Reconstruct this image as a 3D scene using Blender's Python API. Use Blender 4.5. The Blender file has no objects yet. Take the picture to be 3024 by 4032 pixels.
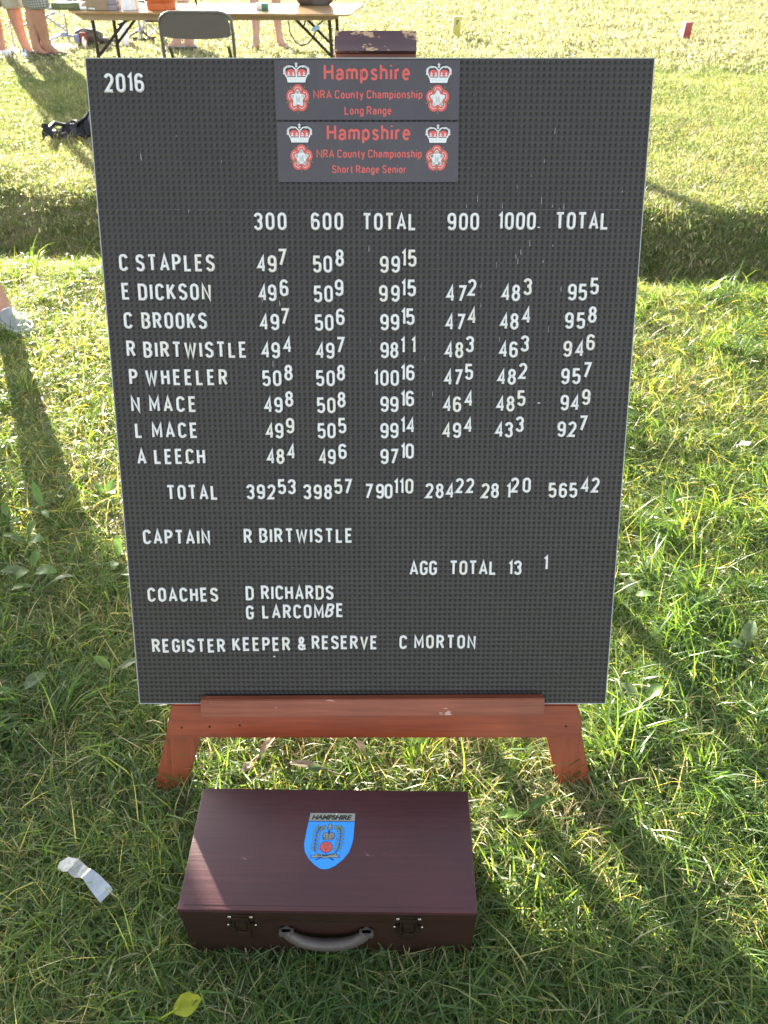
import bpy, bmesh, math, random
import numpy as np
from mathutils import Vector, Matrix
R = math.radians
rnd = random.Random(7)
sc = bpy.context.scene
C = sc.collection

# ------------------------------------------------------------------ camera, sky, sun, exposure
CAM_H = 1.418; PITCH = R(39.0); FPX = 3010.0
cam_d = bpy.data.cameras.new('camera'); cam = bpy.data.objects.new('camera', cam_d); C.objects.link(cam)
cam.location = (0, 0, CAM_H); cam.rotation_euler = (R(90) - PITCH, 0, 0)
cam_d.sensor_fit = 'HORIZONTAL'; cam_d.sensor_width = 36.0; cam_d.lens = 36.0*FPX/3024.0
cam_d.clip_start = 0.05; cam_d.clip_end = 2000
cam_d.dof.use_dof = True; cam_d.dof.focus_distance = 1.36; cam_d.dof.aperture_fstop = 14.0
sc.camera = cam
SUN_EL = R(13.2); SUN_H = Vector((-0.48, 0.877, 0)).normalized()
w = bpy.data.worlds.new('World'); sc.world = w; w.use_nodes = True
nt = w.node_tree; bg = nt.nodes['Background']
sky = nt.nodes.new('ShaderNodeTexSky'); sky.sky_type = 'NISHITA'; sky.sun_disc = False
sky.sun_elevation = SUN_EL; sky.sun_rotation = math.atan2(SUN_H.x, SUN_H.y)
sky.air_density = 1.0; sky.dust_density = 1.5; sky.ozone_density = 1.0
hs_ = nt.nodes.new('ShaderNodeHueSaturation'); hs_.inputs['Saturation'].default_value = 0.42   # hazy evening sky, camera white balance
nt.links.new(sky.outputs[0], hs_.inputs['Color']); nt.links.new(hs_.outputs[0], bg.inputs[0]); bg.inputs[1].default_value = 0.084
sun_d = bpy.data.lights.new('sun', 'SUN'); sun = bpy.data.objects.new('sun', sun_d); C.objects.link(sun)
sun_d.energy = 5.0; sun_d.angle = R(0.55); sun_d.color = (1.0, 0.91, 0.76)
sdir = Vector((SUN_H.x*math.cos(SUN_EL), SUN_H.y*math.cos(SUN_EL), math.sin(SUN_EL)))
sun.rotation_euler = sdir.to_track_quat('Z', 'Y').to_euler(); sun.location = (-4, 7, 4)
sc.view_settings.view_transform = 'Standard'; sc.view_settings.look = 'None'
sc.view_settings.exposure = 2.92; sc.view_settings.gamma = 1.0
sc.view_settings.use_curve_mapping = False

# ------------------------------------------------------------------ helpers
_F = Vector((0, math.cos(PITCH), -math.sin(PITCH))); _U = Vector((0, math.sin(PITCH), math.cos(PITCH)))
CP = Vector((0, 0, CAM_H))
def _ray(px, py): return Vector(((px-1512)/FPX, 0, 0)) + _U*((2016-py)/FPX) + _F
def onz(px, py, z=0.0):
    d = _ray(px, py); return CP + d*((z-CAM_H)/d.z)
def ony(px, py, Y):
    d = _ray(px, py); return CP + d*(Y/d.y)

def tag(o, label=None, cat=None, group=None, kind=None):
    if label: o['label'] = label
    if cat: o['category'] = cat
    if group: o['group'] = group
    if kind: o['kind'] = kind
    return o
def empty(name, loc=(0, 0, 0), rz=0, label=None, cat=None, group=None):
    o = bpy.data.objects.new(name, None); C.objects.link(o); o.location = loc; o.rotation_euler = (0, 0, rz)
    o.empty_display_size = 0.05
    return tag(o, label, cat, group)
def link(name, me, mat=None, parent=None):
    o = bpy.data.objects.new(name, me); C.objects.link(o)
    if mat is not None:
        for m in (mat if isinstance(mat, (list, tuple)) else [mat]):
            if m.name not in [k.name for k in me.materials if k]: me.materials.append(m)
    if parent: o.parent = parent
    return o
def smooth(me, ang=35):
    for p in me.polygons: p.use_smooth = True
    try: me.set_sharp_from_angle(angle=R(ang))
    except Exception: pass

class MB:
    """collects shapes for one mesh"""
    def __init__(s): s.v = []; s.f = []; s.m = []; s.cur = 0
    def add(s, vs, fs):
        n = len(s.v); s.v += [tuple(v) for v in vs]
        for f in fs: s.f.append([i+n for i in f]); s.m.append(s.cur)
    def box(s, a, b, bev=0.0):
        x0, y0, z0 = a; x1, y1, z1 = b
        if bev <= 0:
            s.add([(x0,y0,z0),(x1,y0,z0),(x1,y1,z0),(x0,y1,z0),(x0,y0,z1),(x1,y0,z1),(x1,y1,z1),(x0,y1,z1)],
                  [(3,2,1,0),(4,5,6,7),(0,1,5,4),(1,2,6,5),(2,3,7,6),(3,0,4,7)]); return
        bm = bmesh.new(); bmesh.ops.create_cube(bm, size=1)
        for v in bm.verts:
            v.co = Vector((x0+(v.co.x+.5)*(x1-x0), y0+(v.co.y+.5)*(y1-y0), z0+(v.co.z+.5)*(z1-z0)))
        bmesh.ops.bevel(bm, geom=bm.edges[:], offset=bev, segments=2, affect='EDGES', profile=.6)
        s.frombm(bm)
    def frombm(s, bm):
        bm.verts.index_update(); s.add([v.co[:] for v in bm.verts], [[v.index for v in f.verts] for f in bm.faces]); bm.free()
    def prism(s, pts, d0, d1, frame=None):
        """2D polygon pts extruded between d0 and d1 along local z; frame maps (x,y,z)->world"""
        n = len(pts); fr = frame or (lambda x, y, z: (x, y, z))
        s.add([fr(x, y, d0) for x, y in pts]+[fr(x, y, d1) for x, y in pts],
              [list(range(n))[::-1], list(range(n, 2*n))]+[[i, (i+1) % n, n+(i+1) % n, n+i] for i in range(n)])
    def tube(s, pts, r, seg=8, caps=True):
        pts = [Vector(p) for p in pts]; n = len(pts); rs = r if isinstance(r, (list, tuple)) else [r]*n
        vs = []; up = Vector((0.13, 0.21, 0.97)).normalized(); prev = None
        for i, p in enumerate(pts):
            t = (pts[min(i+1, n-1)]-pts[max(i-1, 0)]).normalized()
            if prev is None:
                a = t.cross(up)
                if a.length < .1: a = t.cross(Vector((1, 0, 0)))
            else: a = prev - t*prev.dot(t)
            a.normalize(); prev = a; b = t.cross(a)
            for k in range(seg):
                q = 2*math.pi*k/seg; vs.append(p+(a*math.cos(q)+b*math.sin(q))*rs[i])
        fs = [[i*seg+k, i*seg+(k+1) % seg, (i+1)*seg+(k+1) % seg, (i+1)*seg+k] for i in range(n-1) for k in range(seg)]
        if caps: fs += [list(range(seg))[::-1], list(range((n-1)*seg, n*seg))]
        s.add(vs, fs)
    def rings(s, rings, caps=True):
        seg = len(rings[0]); vs = [p for r_ in rings for p in r_]; n = len(rings)
        fs = [[i*seg+k, i*seg+(k+1) % seg, (i+1)*seg+(k+1) % seg, (i+1)*seg+k] for i in range(n-1) for k in range(seg)]
        if caps: fs += [list(range(seg))[::-1], list(range((n-1)*seg, n*seg))]
        s.add(vs, fs)
    def lathe(s, prof, c=(0, 0, 0), seg=20):
        s.rings([[(c[0]+r*math.cos(2*math.pi*k/seg), c[1]+r*math.sin(2*math.pi*k/seg), c[2]+z) for k in range(seg)] for r, z in prof])
    def mesh(s, name, sm=35, recalc=True):
        me = bpy.data.meshes.new(name); me.from_pydata(s.v, [], s.f)
        for p, m in zip(me.polygons, s.m): p.material_index = m
        if recalc:
            bm = bmesh.new(); bm.from_mesh(me); bmesh.ops.recalc_face_normals(bm, faces=bm.faces[:]); bm.to_mesh(me); bm.free()
        if sm: smooth(me, sm)
        me.update(); return me
    def build(s, name, mat, parent=None, sm=35, recalc=True):
        return link(name, s.mesh(name, sm, recalc), mat, parent)

# ------------------------------------------------------------------ materials
def newmat(name):
    m = bpy.data.materials.new(name); m.use_nodes = True; return m, m.node_tree, m.node_tree.nodes['Principled BSDF']
def noise(nt, scale, detail=4, rough=.55, coord='Object', stretch=None, dist=0):
    tc = nt.nodes.new('ShaderNodeTexCoord'); src = tc.outputs[coord]
    if stretch:
        mp = nt.nodes.new('ShaderNodeMapping'); mp.inputs['Scale'].default_value = stretch
        nt.links.new(src, mp.inputs[0]); src = mp.outputs[0]
    n = nt.nodes.new('ShaderNodeTexNoise'); n.inputs['Scale'].default_value = scale
    n.inputs['Detail'].default_value = detail; n.inputs['Roughness'].default_value = rough; n.inputs['Distortion'].default_value = dist
    nt.links.new(src, n.inputs['Vector']); return n
def ramp(nt, src, stops):
    r = nt.nodes.new('ShaderNodeValToRGB'); e = r.color_ramp.elements
    e[0].position = stops[0][0]; e[0].color = (*stops[0][1], 1)
    e[1].position = stops[1][0]; e[1].color = (*stops[1][1], 1)
    for p, c in stops[2:]:
        q = e.new(p); q.color = (*c, 1)
    nt.links.new(src, r.inputs[0]); return r
def mat(name, col, rough=.5, metal=0, var=.12, scale=30, bump=0.0, stretch=None, spec=.5, coat=0, trans=0):
    m, nt, b = newmat(name)
    n = noise(nt, scale, 4, .6, 'Object', stretch)
    lo = tuple(c*(1-var) for c in col); hi = tuple(min(1, c*(1+var)) for c in col)
    r = ramp(nt, n.outputs[0], [(.3, lo), (.7, hi)]); nt.links.new(r.outputs[0], b.inputs['Base Color'])
    b.inputs['Roughness'].default_value = rough; b.inputs['Metallic'].default_value = metal
    b.inputs['Specular IOR Level'].default_value = spec; b.inputs['Coat Weight'].default_value = coat
    if bump:
        bp = nt.nodes.new('ShaderNodeBump'); bp.inputs['Strength'].default_value = bump; bp.inputs['Distance'].default_value = .002
        nt.links.new(n.outputs[0], bp.inputs['Height']); nt.links.new(bp.outputs[0], b.inputs['Normal'])
    if trans:
        t = nt.nodes.new('ShaderNodeBsdfTranslucent'); nt.links.new(r.outputs[0], t.inputs[0])
        mx = nt.nodes.new('ShaderNodeMixShader'); mx.inputs[0].default_value = trans
        out = nt.nodes['Material Output']; nt.links.new(b.outputs[0], mx.inputs[1]); nt.links.new(t.outputs[0], mx.inputs[2]); nt.links.new(mx.outputs[0], out.inputs[0])
    return m
def woodmat(name, dark, light, chip=None, chipamt=.62, axis=0, rough=.4, coat=.15, scale=6, bump=.25, knots=True):
    """painted or stained wood: grain stretched along an axis, optional chipped paint"""
    m, nt, b = newmat(name)
    st = [60, 60, 60]; st[axis] = 2.5
    g = noise(nt, scale*.35, 6, .65, 'Object', tuple(st), .3)
    r = ramp(nt, g.outputs[0], [(.3, dark), (.72, light)])
    big = noise(nt, 5, 3, .5); r2 = ramp(nt, big.outputs[0], [(.3, (.72, .72, .72)), (.7, (1.12, 1.12, 1.12))])
    mx = nt.nodes.new('ShaderNodeMix'); mx.data_type = 'RGBA'; mx.blend_type = 'MULTIPLY'; mx.inputs[0].default_value = 1
    nt.links.new(r.outputs[0], mx.inputs[6]); nt.links.new(r2.outputs[0], mx.inputs[7]); col = mx.outputs[2]
    if knots:
        tc = nt.nodes.new('ShaderNodeTexCoord'); mp = nt.nodes.new('ShaderNodeMapping')
        s3 = [9, 9, 9]; s3[axis] = 4.2; mp.inputs['Scale'].default_value = s3
        v = nt.nodes.new('ShaderNodeTexVoronoi'); v.inputs['Scale'].default_value = 1.0
        nt.links.new(tc.outputs['Object'], mp.inputs[0]); nt.links.new(mp.outputs[0], v.inputs['Vector'])
        kr = ramp(nt, v.outputs['Distance'], [(.05, (.35, .35, .35)), (.14, (1, 1, 1))])
        m3 = nt.nodes.new('ShaderNodeMix'); m3.data_type = 'RGBA'; m3.blend_type = 'MULTIPLY'; m3.inputs[0].default_value = .8
        nt.links.new(col, m3.inputs[6]); nt.links.new(kr.outputs[0], m3.inputs[7]); col = m3.outputs[2]
    if chip:
        c = noise(nt, 38, 7, .72, 'Object', tuple([1.0 if k != axis else .35 for k in range(3)]))
        cr = ramp(nt, c.outputs[0], [(chipamt, (0, 0, 0)), (chipamt+.015, (1, 1, 1))])
        m4 = nt.nodes.new('ShaderNodeMix'); m4.data_type = 'RGBA'; m4.inputs[7].default_value = (*chip, 1)
        nt.links.new(cr.outputs[0], m4.inputs[0]); nt.links.new(col, m4.inputs[6]); col = m4.outputs[2]
    nt.links.new(col, b.inputs['Base Color'])
    b.inputs['Roughness'].default_value = rough; b.inputs['Coat Weight'].default_value = coat; b.inputs['Coat Roughness'].default_value = .25
    bp = nt.nodes.new('ShaderNodeBump'); bp.inputs['Strength'].default_value = bump; bp.inputs['Distance'].default_value = .001
    nt.links.new(g.outputs[0], bp.inputs['Height']); nt.links.new(bp.outputs[0], b.inputs['Normal'])
    return m
def grassmat(name, greens, straw, strawcut=.86, trans=.45, rough=.38, tt=(1.85, 1.75, .62)):
    """blade colour from the per-blade attribute 'tint', drifting with place"""
    m, nt, b = newmat(name)
    at = nt.nodes.new('ShaderNodeAttribute'); at.attribute_name = 'tint'
    oi = nt.nodes.new('ShaderNodeObjectInfo')
    ge = nt.nodes.new('ShaderNodeNewGeometry')
    n = nt.nodes.new('ShaderNodeTexNoise'); n.inputs['Scale'].default_value = 1.3; n.inputs['Detail'].default_value = 5
    nt.links.new(ge.outputs['Position'], n.inputs['Vector'])
    a1 = nt.nodes.new('ShaderNodeMath'); a1.operation = 'MULTIPLY_ADD'; a1.inputs[1].default_value = .30
    nt.links.new(oi.outputs['Random'], a1.inputs[0]); nt.links.new(at.outputs['Fac'], a1.inputs[2])
    a2 = nt.nodes.new('ShaderNodeMath'); a2.operation = 'MULTIPLY_ADD'; a2.inputs[1].default_value = .9
    nt.links.new(n.outputs[0], a2.inputs[0]); nt.links.new(a1.outputs[0], a2.inputs[2])
    a3 = nt.nodes.new('ShaderNodeMath'); a3.operation = 'SUBTRACT'; a3.inputs[1].default_value = .70; a3.use_clamp = True
    nt.links.new(a2.outputs[0], a3.inputs[0])
    r = ramp(nt, a3.outputs[0], [(0.0, greens[0]), (.45, greens[1]), (.72, greens[2]), (strawcut, straw)])
    nt.links.new(r.outputs[0], b.inputs['Base Color']); b.inputs['Roughness'].default_value = rough
    b.inputs['Specular IOR Level'].default_value = .5
    t = nt.nodes.new('ShaderNodeBsdfTranslucent')
    hs = nt.nodes.new('ShaderNodeMix'); hs.data_type = 'RGBA'; hs.blend_type = 'MULTIPLY'; hs.inputs[0].default_value = 1
    hs.inputs[7].default_value = (*tt, 1); nt.links.new(r.outputs[0], hs.inputs[6]); nt.links.new(hs.outputs[2], t.inputs[0])
    mx = nt.nodes.new('ShaderNodeMixShader'); mx.inputs[0].default_value = trans
    out = nt.nodes['Material Output']; nt.links.new(b.outputs[0], mx.inputs[1]); nt.links.new(t.outputs[0], mx.inputs[2]); nt.links.new(mx.outputs[0], out.inputs[0])
    return m

M = {}
M['board'] = mat('board_plastic', (.030, .0262, .023), .47, var=.10, scale=9, bump=.05, spec=.45)
M['hole'] = mat('hole_dark', (.04, .037, .035), .8)
M['backing'] = mat('board_edge_white', (.42, .42, .41), .5, var=.1)
M['letter'] = mat('letter_white_plastic', (.70, .695, .67), .32, var=.05, scale=60)
M['letter_old'] = mat('letter_cream_plastic', (.70, .68, .60), .34, var=.06, scale=60)
M['plate'] = mat('plate_dark', (.062, .052, .058), .36, var=.10, scale=14, bump=.02)
M['plate_back'] = mat('plate_edge', (.35, .34, .36), .4)
M['p_red'] = mat('print_red', (.60, .095, .075), .42, var=.08)
M['p_white'] = mat('print_white', (.66, .68, .66), .45, var=.16, scale=400)
M['p_black'] = mat('print_black', (.018, .018, .02), .45)
M['p_olive'] = mat('print_olive', (.16, .17, .07), .45)
M['p_green'] = mat('print_green', (.24, .34, .09), .4)
M['p_gold'] = mat('print_gold_grey', (.30, .31, .23), .3, metal=.35)
M['p_blue'] = mat('print_sky_blue', (.030, .30, .82), .30, var=.03)
M['p_navy'] = mat('print_navy', (.012, .03, .22), .4)
M['scratch'] = mat('scratch_white', (.7, .7, .7), .5)
M['easel'] = woodmat('easel_red_stain', (.19, .026, .006), (.33, .062, .014), chip=(.50, .26, .14), chipamt=.72, axis=0)
M['easel_leg'] = woodmat('easel_leg_stain', (.19, .029, .006), (.34, .066, .014), axis=1)
M['ledge'] = woodmat('easel_ledge_worn', (.19, .045, .020), (.31, .085, .042), chip=(.46, .30, .24), chipamt=.635, axis=0)
M['head'] = woodmat('easel_head_chipped', (.060, .026, .034), (.085, .040, .050), chip=(.46, .30, .16), chipamt=.545, axis=0, knots=False)
M['head_brown'] = woodmat('easel_head_brown', (.11, .035, .018), (.18, .06, .03), chip=(.5, .36, .22), chipamt=.66, axis=0, knots=False)
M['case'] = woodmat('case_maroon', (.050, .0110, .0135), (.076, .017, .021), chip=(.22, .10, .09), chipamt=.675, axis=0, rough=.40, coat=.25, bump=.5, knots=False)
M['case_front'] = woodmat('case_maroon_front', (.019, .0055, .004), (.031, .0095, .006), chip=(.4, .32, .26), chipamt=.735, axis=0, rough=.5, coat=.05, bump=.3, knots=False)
M['latch'] = mat('latch_aged_brass', (.035, .020, .012), .5, metal=.6, var=.3)
M['rivet'] = mat('rivet_steel', (.55, .53, .48), .28, metal=.9)
M['handle'] = mat('handle_grey_plastic', (.075, .062, .056), .42, var=.12, scale=40, bump=.1)
M['table'] = woodmat('table_wood', (.32, .18, .07), (.46, .28, .12), axis=0, rough=.28, coat=.5, knots=False)
M['table_edge'] = mat('table_edge_band', (.34, .24, .13), .5)
M['dark_metal'] = mat('dark_metal', (.030, .026, .020), .45, metal=.3)
M['grey_metal'] = mat('grey_metal_tube', (.28, .30, .36), .3, metal=.7)
M['blue_metal'] = mat('blue_grey_tube', (.16, .20, .34), .4, metal=.2)
M['chair_metal'] = mat('chair_tube', (.085, .085, .07), .4, metal=.3)
M['chair_panel'] = mat('chair_panel_vinyl', (.085, .075, .062), .55, var=.1, scale=200, bump=.2)
M['orange'] = mat('orange_plastic', (.72, .20, .07), .4, trans=.25)
M['card'] = mat('cardboard', (.30, .22, .14), .7)
M['grey_box'] = mat('grey_box', (.26, .23, .25), .6)
M['white'] = mat('white_paper', (.82, .82, .82), .6)
M['sheet'] = mat('white_plastic_sheet', (.80, .82, .84), .4)
M['bluewhite'] = mat('pale_blue_plastic', (.30, .50, .68), .4)
M['book'] = mat('olive_book', (.10, .13, .05), .5)
M['tin'] = mat('green_tin', (.05, .16, .10), .3, metal=.3)
M['teal'] = mat('teal_plastic', (.07, .38, .36), .4)
M['blackbag'] = mat('black_bin_liner', (.008, .008, .009), .34, spec=.35, var=.3, scale=20)
M['bag'] = mat('brown_leather', (.075, .055, .045), .35, bump=.2)
M['yellow_post'] = woodmat('post_yellow', (.50, .43, .09), (.66, .58, .14), axis=2, knots=False, bump=.3)
M['red_post'] = woodmat('post_red', (.30, .03, .03), (.42, .05, .05), axis=2, knots=False, bump=.3)
M['post_pale'] = woodmat('post_side_pale', (.5, .38, .3), (.62, .5, .4), axis=2, knots=False)
M['skin'] = mat('skin', (.42, .22, .15), .5, var=.10, scale=18, trans=.0)
M['skin_pale'] = mat('skin_pale', (.50, .29, .22), .5, var=.08, scale=18)
M['hair'] = mat('hair_brown', (.07, .045, .03), .6)
M['beige'] = mat('cloth_beige', (.40, .37, .29), .85, var=.1)
M['plaid'] = mat('cloth_plaid', (.22, .22, .19), .85)
M['shirt1'] = mat('cloth_blue', (.12, .18, .30), .85); M['shirt2'] = mat('cloth_white', (.62, .62, .60), .85); M['shirt3'] = mat('cloth_green', (.10, .16, .09), .85)
M['navy'] = mat('cloth_navy', (.04, .05, .09), .85)
M['shoe_dark'] = mat('shoe_dark', (.05, .045, .042), .6); M['shoe_brown'] = mat('shoe_brown', (.10, .065, .045), .6)
M['shoe_grey'] = mat('shoe_grey', (.27, .28, .30), .6, var=.08, scale=60); M['sole'] = mat('sole_white', (.62, .63, .63), .5)
M['shoe_mid'] = mat('shoe_mid_grey', (.26, .27, .30), .6)
M['foil'] = mat('foil_wrapper', (.34, .34, .32), .35, metal=.5, var=.2, scale=120, bump=.6)
M['leaf'] = mat('dock_leaf', (.11, .20, .045), .36, var=.35, scale=25, trans=.45, bump=.2)
M['leaf_pale'] = mat('dock_leaf_pale', (.11, .16, .07), .4, var=.3, scale=25, trans=.4, bump=.2)
M['leaf_yellow'] = mat('leaf_yellow', (.42, .46, .03), .4, var=.2, scale=30, trans=.6)
M['leaf_dry'] = mat('leaf_dry', (.30, .23, .16), .7, var=.3, scale=30, trans=.3)
# plaid: two wave bands multiplied in
def plaid(m):
    nt = m.node_tree; b = nt.nodes['Principled BSDF']; tc = nt.nodes.new('ShaderNodeTexCoord'); src = None
    for ax in ('X', 'Z'):
        wv = nt.nodes.new('ShaderNodeTexWave'); wv.bands_direction = ax; wv.inputs['Scale'].default_value = 14; wv.inputs['Distortion'].default_value = 2
        nt.links.new(tc.outputs['Object'], wv.inputs['Vector'])
        r = ramp(nt, wv.outputs['Fac'], [(.35, (.10, .11, .10)), (.6, (.42, .41, .37))])
        if src is None: src = r.outputs[0]
        else:
            mx = nt.nodes.new('ShaderNodeMix'); mx.data_type = 'RGBA'; mx.inputs[0].default_value = .5
            nt.links.new(src, mx.inputs[6]); nt.links.new(r.outputs[0], mx.inputs[7]); src = mx.outputs[2]
    nt.links.new(src, b.inputs['Base Color'])
plaid(M['plaid'])
G_LONG = grassmat('grass_long', [(.055, .115, .040), (.11, .19, .060), (.19, .26, .09)], (.50, .44, .24), .86, .56, .36, (2.15, 2.0, .52))
G_TURF = grassmat('grass_turf', [(.10, .155, .055), (.20, .24, .10), (.33, .32, .18)], (.52, .46, .32), .78, .5, .5, (1.5, 1.5, .8))
G_FAR = grassmat('grass_far', [(.16, .18, .09), (.27, .27, .15), (.40, .36, .24)], (.56, .50, .37), .66, .48, .55, (1.35, 1.35, .95))
G_DRY = grassmat('grass_dry', [(.20, .16, .08), (.30, .24, .13), (.40, .33, .20)], (.52, .46, .33), .88, .35, .5)

# ------------------------------------------------------------------ ground
def ditch_mid(x): return 4.10 - 0.098*x
def H(x, y):
    """height of the field; a shallow ditch crosses behind the board"""
    m = 4.10 - 0.098*x
    near = m - 0.66; far = m + 0.74 + .10*np.sin(x*2.1+1)+.04*np.sin(x*7)
    dep = 0.245+.03*np.sin(x*1.7)
    t1 = np.clip((y-near)/0.50, 0, 1); t1 = t1*t1*(3-2*t1)
    t2 = np.clip((y-(m+0.02))/(far-(m+0.02)), 0, 1); t2 = t2*t2*(3-2*t2)
    z = -dep*t1*(1-t2)
    z = z + 0.010*np.sin(x*2.3+y*1.1)*np.sin(y*1.7-x*.6) + .006*np.sin(x*7.1+1)*np.sin(y*6.3)
    d = np.hypot(x, y)
    s_ = np.clip((y-1.5)/1.5, 0, 1); z = z - .020*(1-s_*s_*(3-2*s_))
    z = z + np.clip(d-14, 0, None)**1.25*0.004*(1+.5*np.sin(x*.05+y*.04))
    # flat where the board, the case and the table stand
    return z
def axisarr(lo, hi, a, b, fine, n_out):
    mid = np.arange(a, b+1e-6, fine)
    lo_ = a - np.geomspace(fine, a-lo, n_out)[::-1]; hi_ = b + np.geomspace(fine, hi-b, n_out)
    return np.concatenate([lo_, mid, hi_])
gx = axisarr(-500, 500, -4.2, 4.2, .06, 40); gy = axisarr(-200, 1200, -.5, 11.5, .06, 40)
X, Y = np.meshgrid(gx, gy); Z = H(X, Y)
nx, ny = len(gx), len(gy)
co = np.stack([X.ravel(), Y.ravel(), Z.ravel()], 1)
idx = np.arange(nx*ny).reshape(ny, nx)
quads = np.stack([idx[:-1, :-1].ravel(), idx[:-1, 1:].ravel(), idx[1:, 1:].ravel(), idx[1:, :-1].ravel()], 1)
def fastmesh(name, co, quads, attrs=None):
    me = bpy.data.meshes.new(name); me.vertices.add(len(co)); me.vertices.foreach_set('co', np.ascontiguousarray(co, dtype=np.float32).ravel())
    k = quads.shape[1]; me.loops.add(quads.size); me.loops.foreach_set('vertex_index', quads.astype(np.int32).ravel())
    me.polygons.add(len(quads)); me.polygons.foreach_set('loop_start', np.arange(0, quads.size, k, dtype=np.int32))
    me.update(calc_edges=True); me.validate()
    for n_, a in (attrs or {}).items():
        at = me.attributes.new(n_, 'FLOAT', 'POINT'); at.data.foreach_set('value', np.ascontiguousarray(a, dtype=np.float32).ravel())
    return me
xx, yy = co[:, 0], co[:, 1]
def sstep(a, b, t):
    t = np.clip((t-a)/(b-a), 0, 1); return t*t*(3-2*t)
rs = np.random.RandomState(3)
def vnoise(x, y, s, seed=0):
    """smooth value noise for the clump density"""
    r_ = np.random.RandomState(seed); g = r_.rand(64, 64); u = x/s+100; v = y/s+100
    i = np.floor(u).astype(int); j = np.floor(v).astype(int); fu = u-i; fv = v-j; fu = fu*fu*(3-2*fu); fv = fv*fv*(3-2*fv)
    a = g[i % 64, j % 64]; b = g[(i+1) % 64, j % 64]; c = g[i % 64, (j+1) % 64]; d = g[(i+1) % 64, (j+1) % 64]
    return (a*(1-fu)+b*fu)*(1-fv)+(c*(1-fu)+d*fu)*fv
wedge = (np.abs(xx) < .62*yy+1.35).astype(float)
lip = np.abs(yy-(ditch_mid(xx)-.68))
n1 = vnoise(xx, yy, .35, 1); n2 = vnoise(xx, yy, .16, 2)
d_long = wedge*(1-sstep(2.2, 3.4, yy))*(yy > -.3)*(250+900*n1*n2) + wedge*400*np.exp(-(lip/.12)**2)
d_short = wedge*(1-sstep(3.8, 5.0, yy))*(yy > -.3)*900
d_turf = wedge*sstep(3.0, 4.2, yy)*(1-sstep(8.5, 10.5, yy))*560
d_far = wedge*sstep(8, 10, yy)*(1-sstep(26, 34, yy))*55
d_dry = wedge*(yy > -.3)*(1-sstep(7, 9, yy))*(90+480*vnoise(xx, yy, .4, 5)**2)
soil_bare = np.exp(-(((xx+.05)/.4)**2+((yy-.93)/.14)**2))
d_long *= (1-.85*soil_bare); d_short *= (1-.35*soil_bare); d_dry *= 1+1.5*soil_bare
spots = [(2650, 2150, .10), (2700, 2500, .08), (2100, 3330, .07), (2800, 3150, .10), (2450, 3600, .08), (250, 3650, .12), (130, 3300, .08), (600, 3900, .07), (1500, 3950, .08), (2780, 1150, .07), (2950, 1180, .06), (480, 2950, .05), (2450, 2950, .07)]
d_tuft = wedge*(1-sstep(3.2, 4.2, yy))*(yy > -.3)*9
for sx_, sy_, sr_ in spots:
    q_ = onz(sx_, sy_); d_tuft = d_tuft + 300*np.exp(-((xx-q_.x)**2+(yy-q_.y)**2)/sr_**2)
feet_clear = 1-.9*(np.exp(-(((xx+.44)/.08)**2+((yy-.80)/.07)**2))+np.exp(-(((xx-.39)/.08)**2+((yy-.80)/.07)**2)))
d_long *= feet_clear; d_short *= .35+.65*feet_clear; d_tuft *= feet_clear*(np.abs(yy-.66) > .16)
indit = np.exp(-((yy-ditch_mid(xx)-.15)/.35)**2)
d_turf *= 1-.75*indit*vnoise(xx, yy, .3, 9)
case_mask = ((xx > -.36) & (xx < .18) & (yy > .50) & (yy < .80))
d_long[case_mask & (yy > .54)] *= 0; d_tuft[case_mask] *= 0
me = fastmesh('ground', co, quads, {'d_long': d_long, 'd_short': d_short, 'd_turf': d_turf, 'd_far': d_far, 'd_dry': d_dry, 'd_tuft': d_tuft})
for p in me.polygons: p.use_smooth = True
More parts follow.
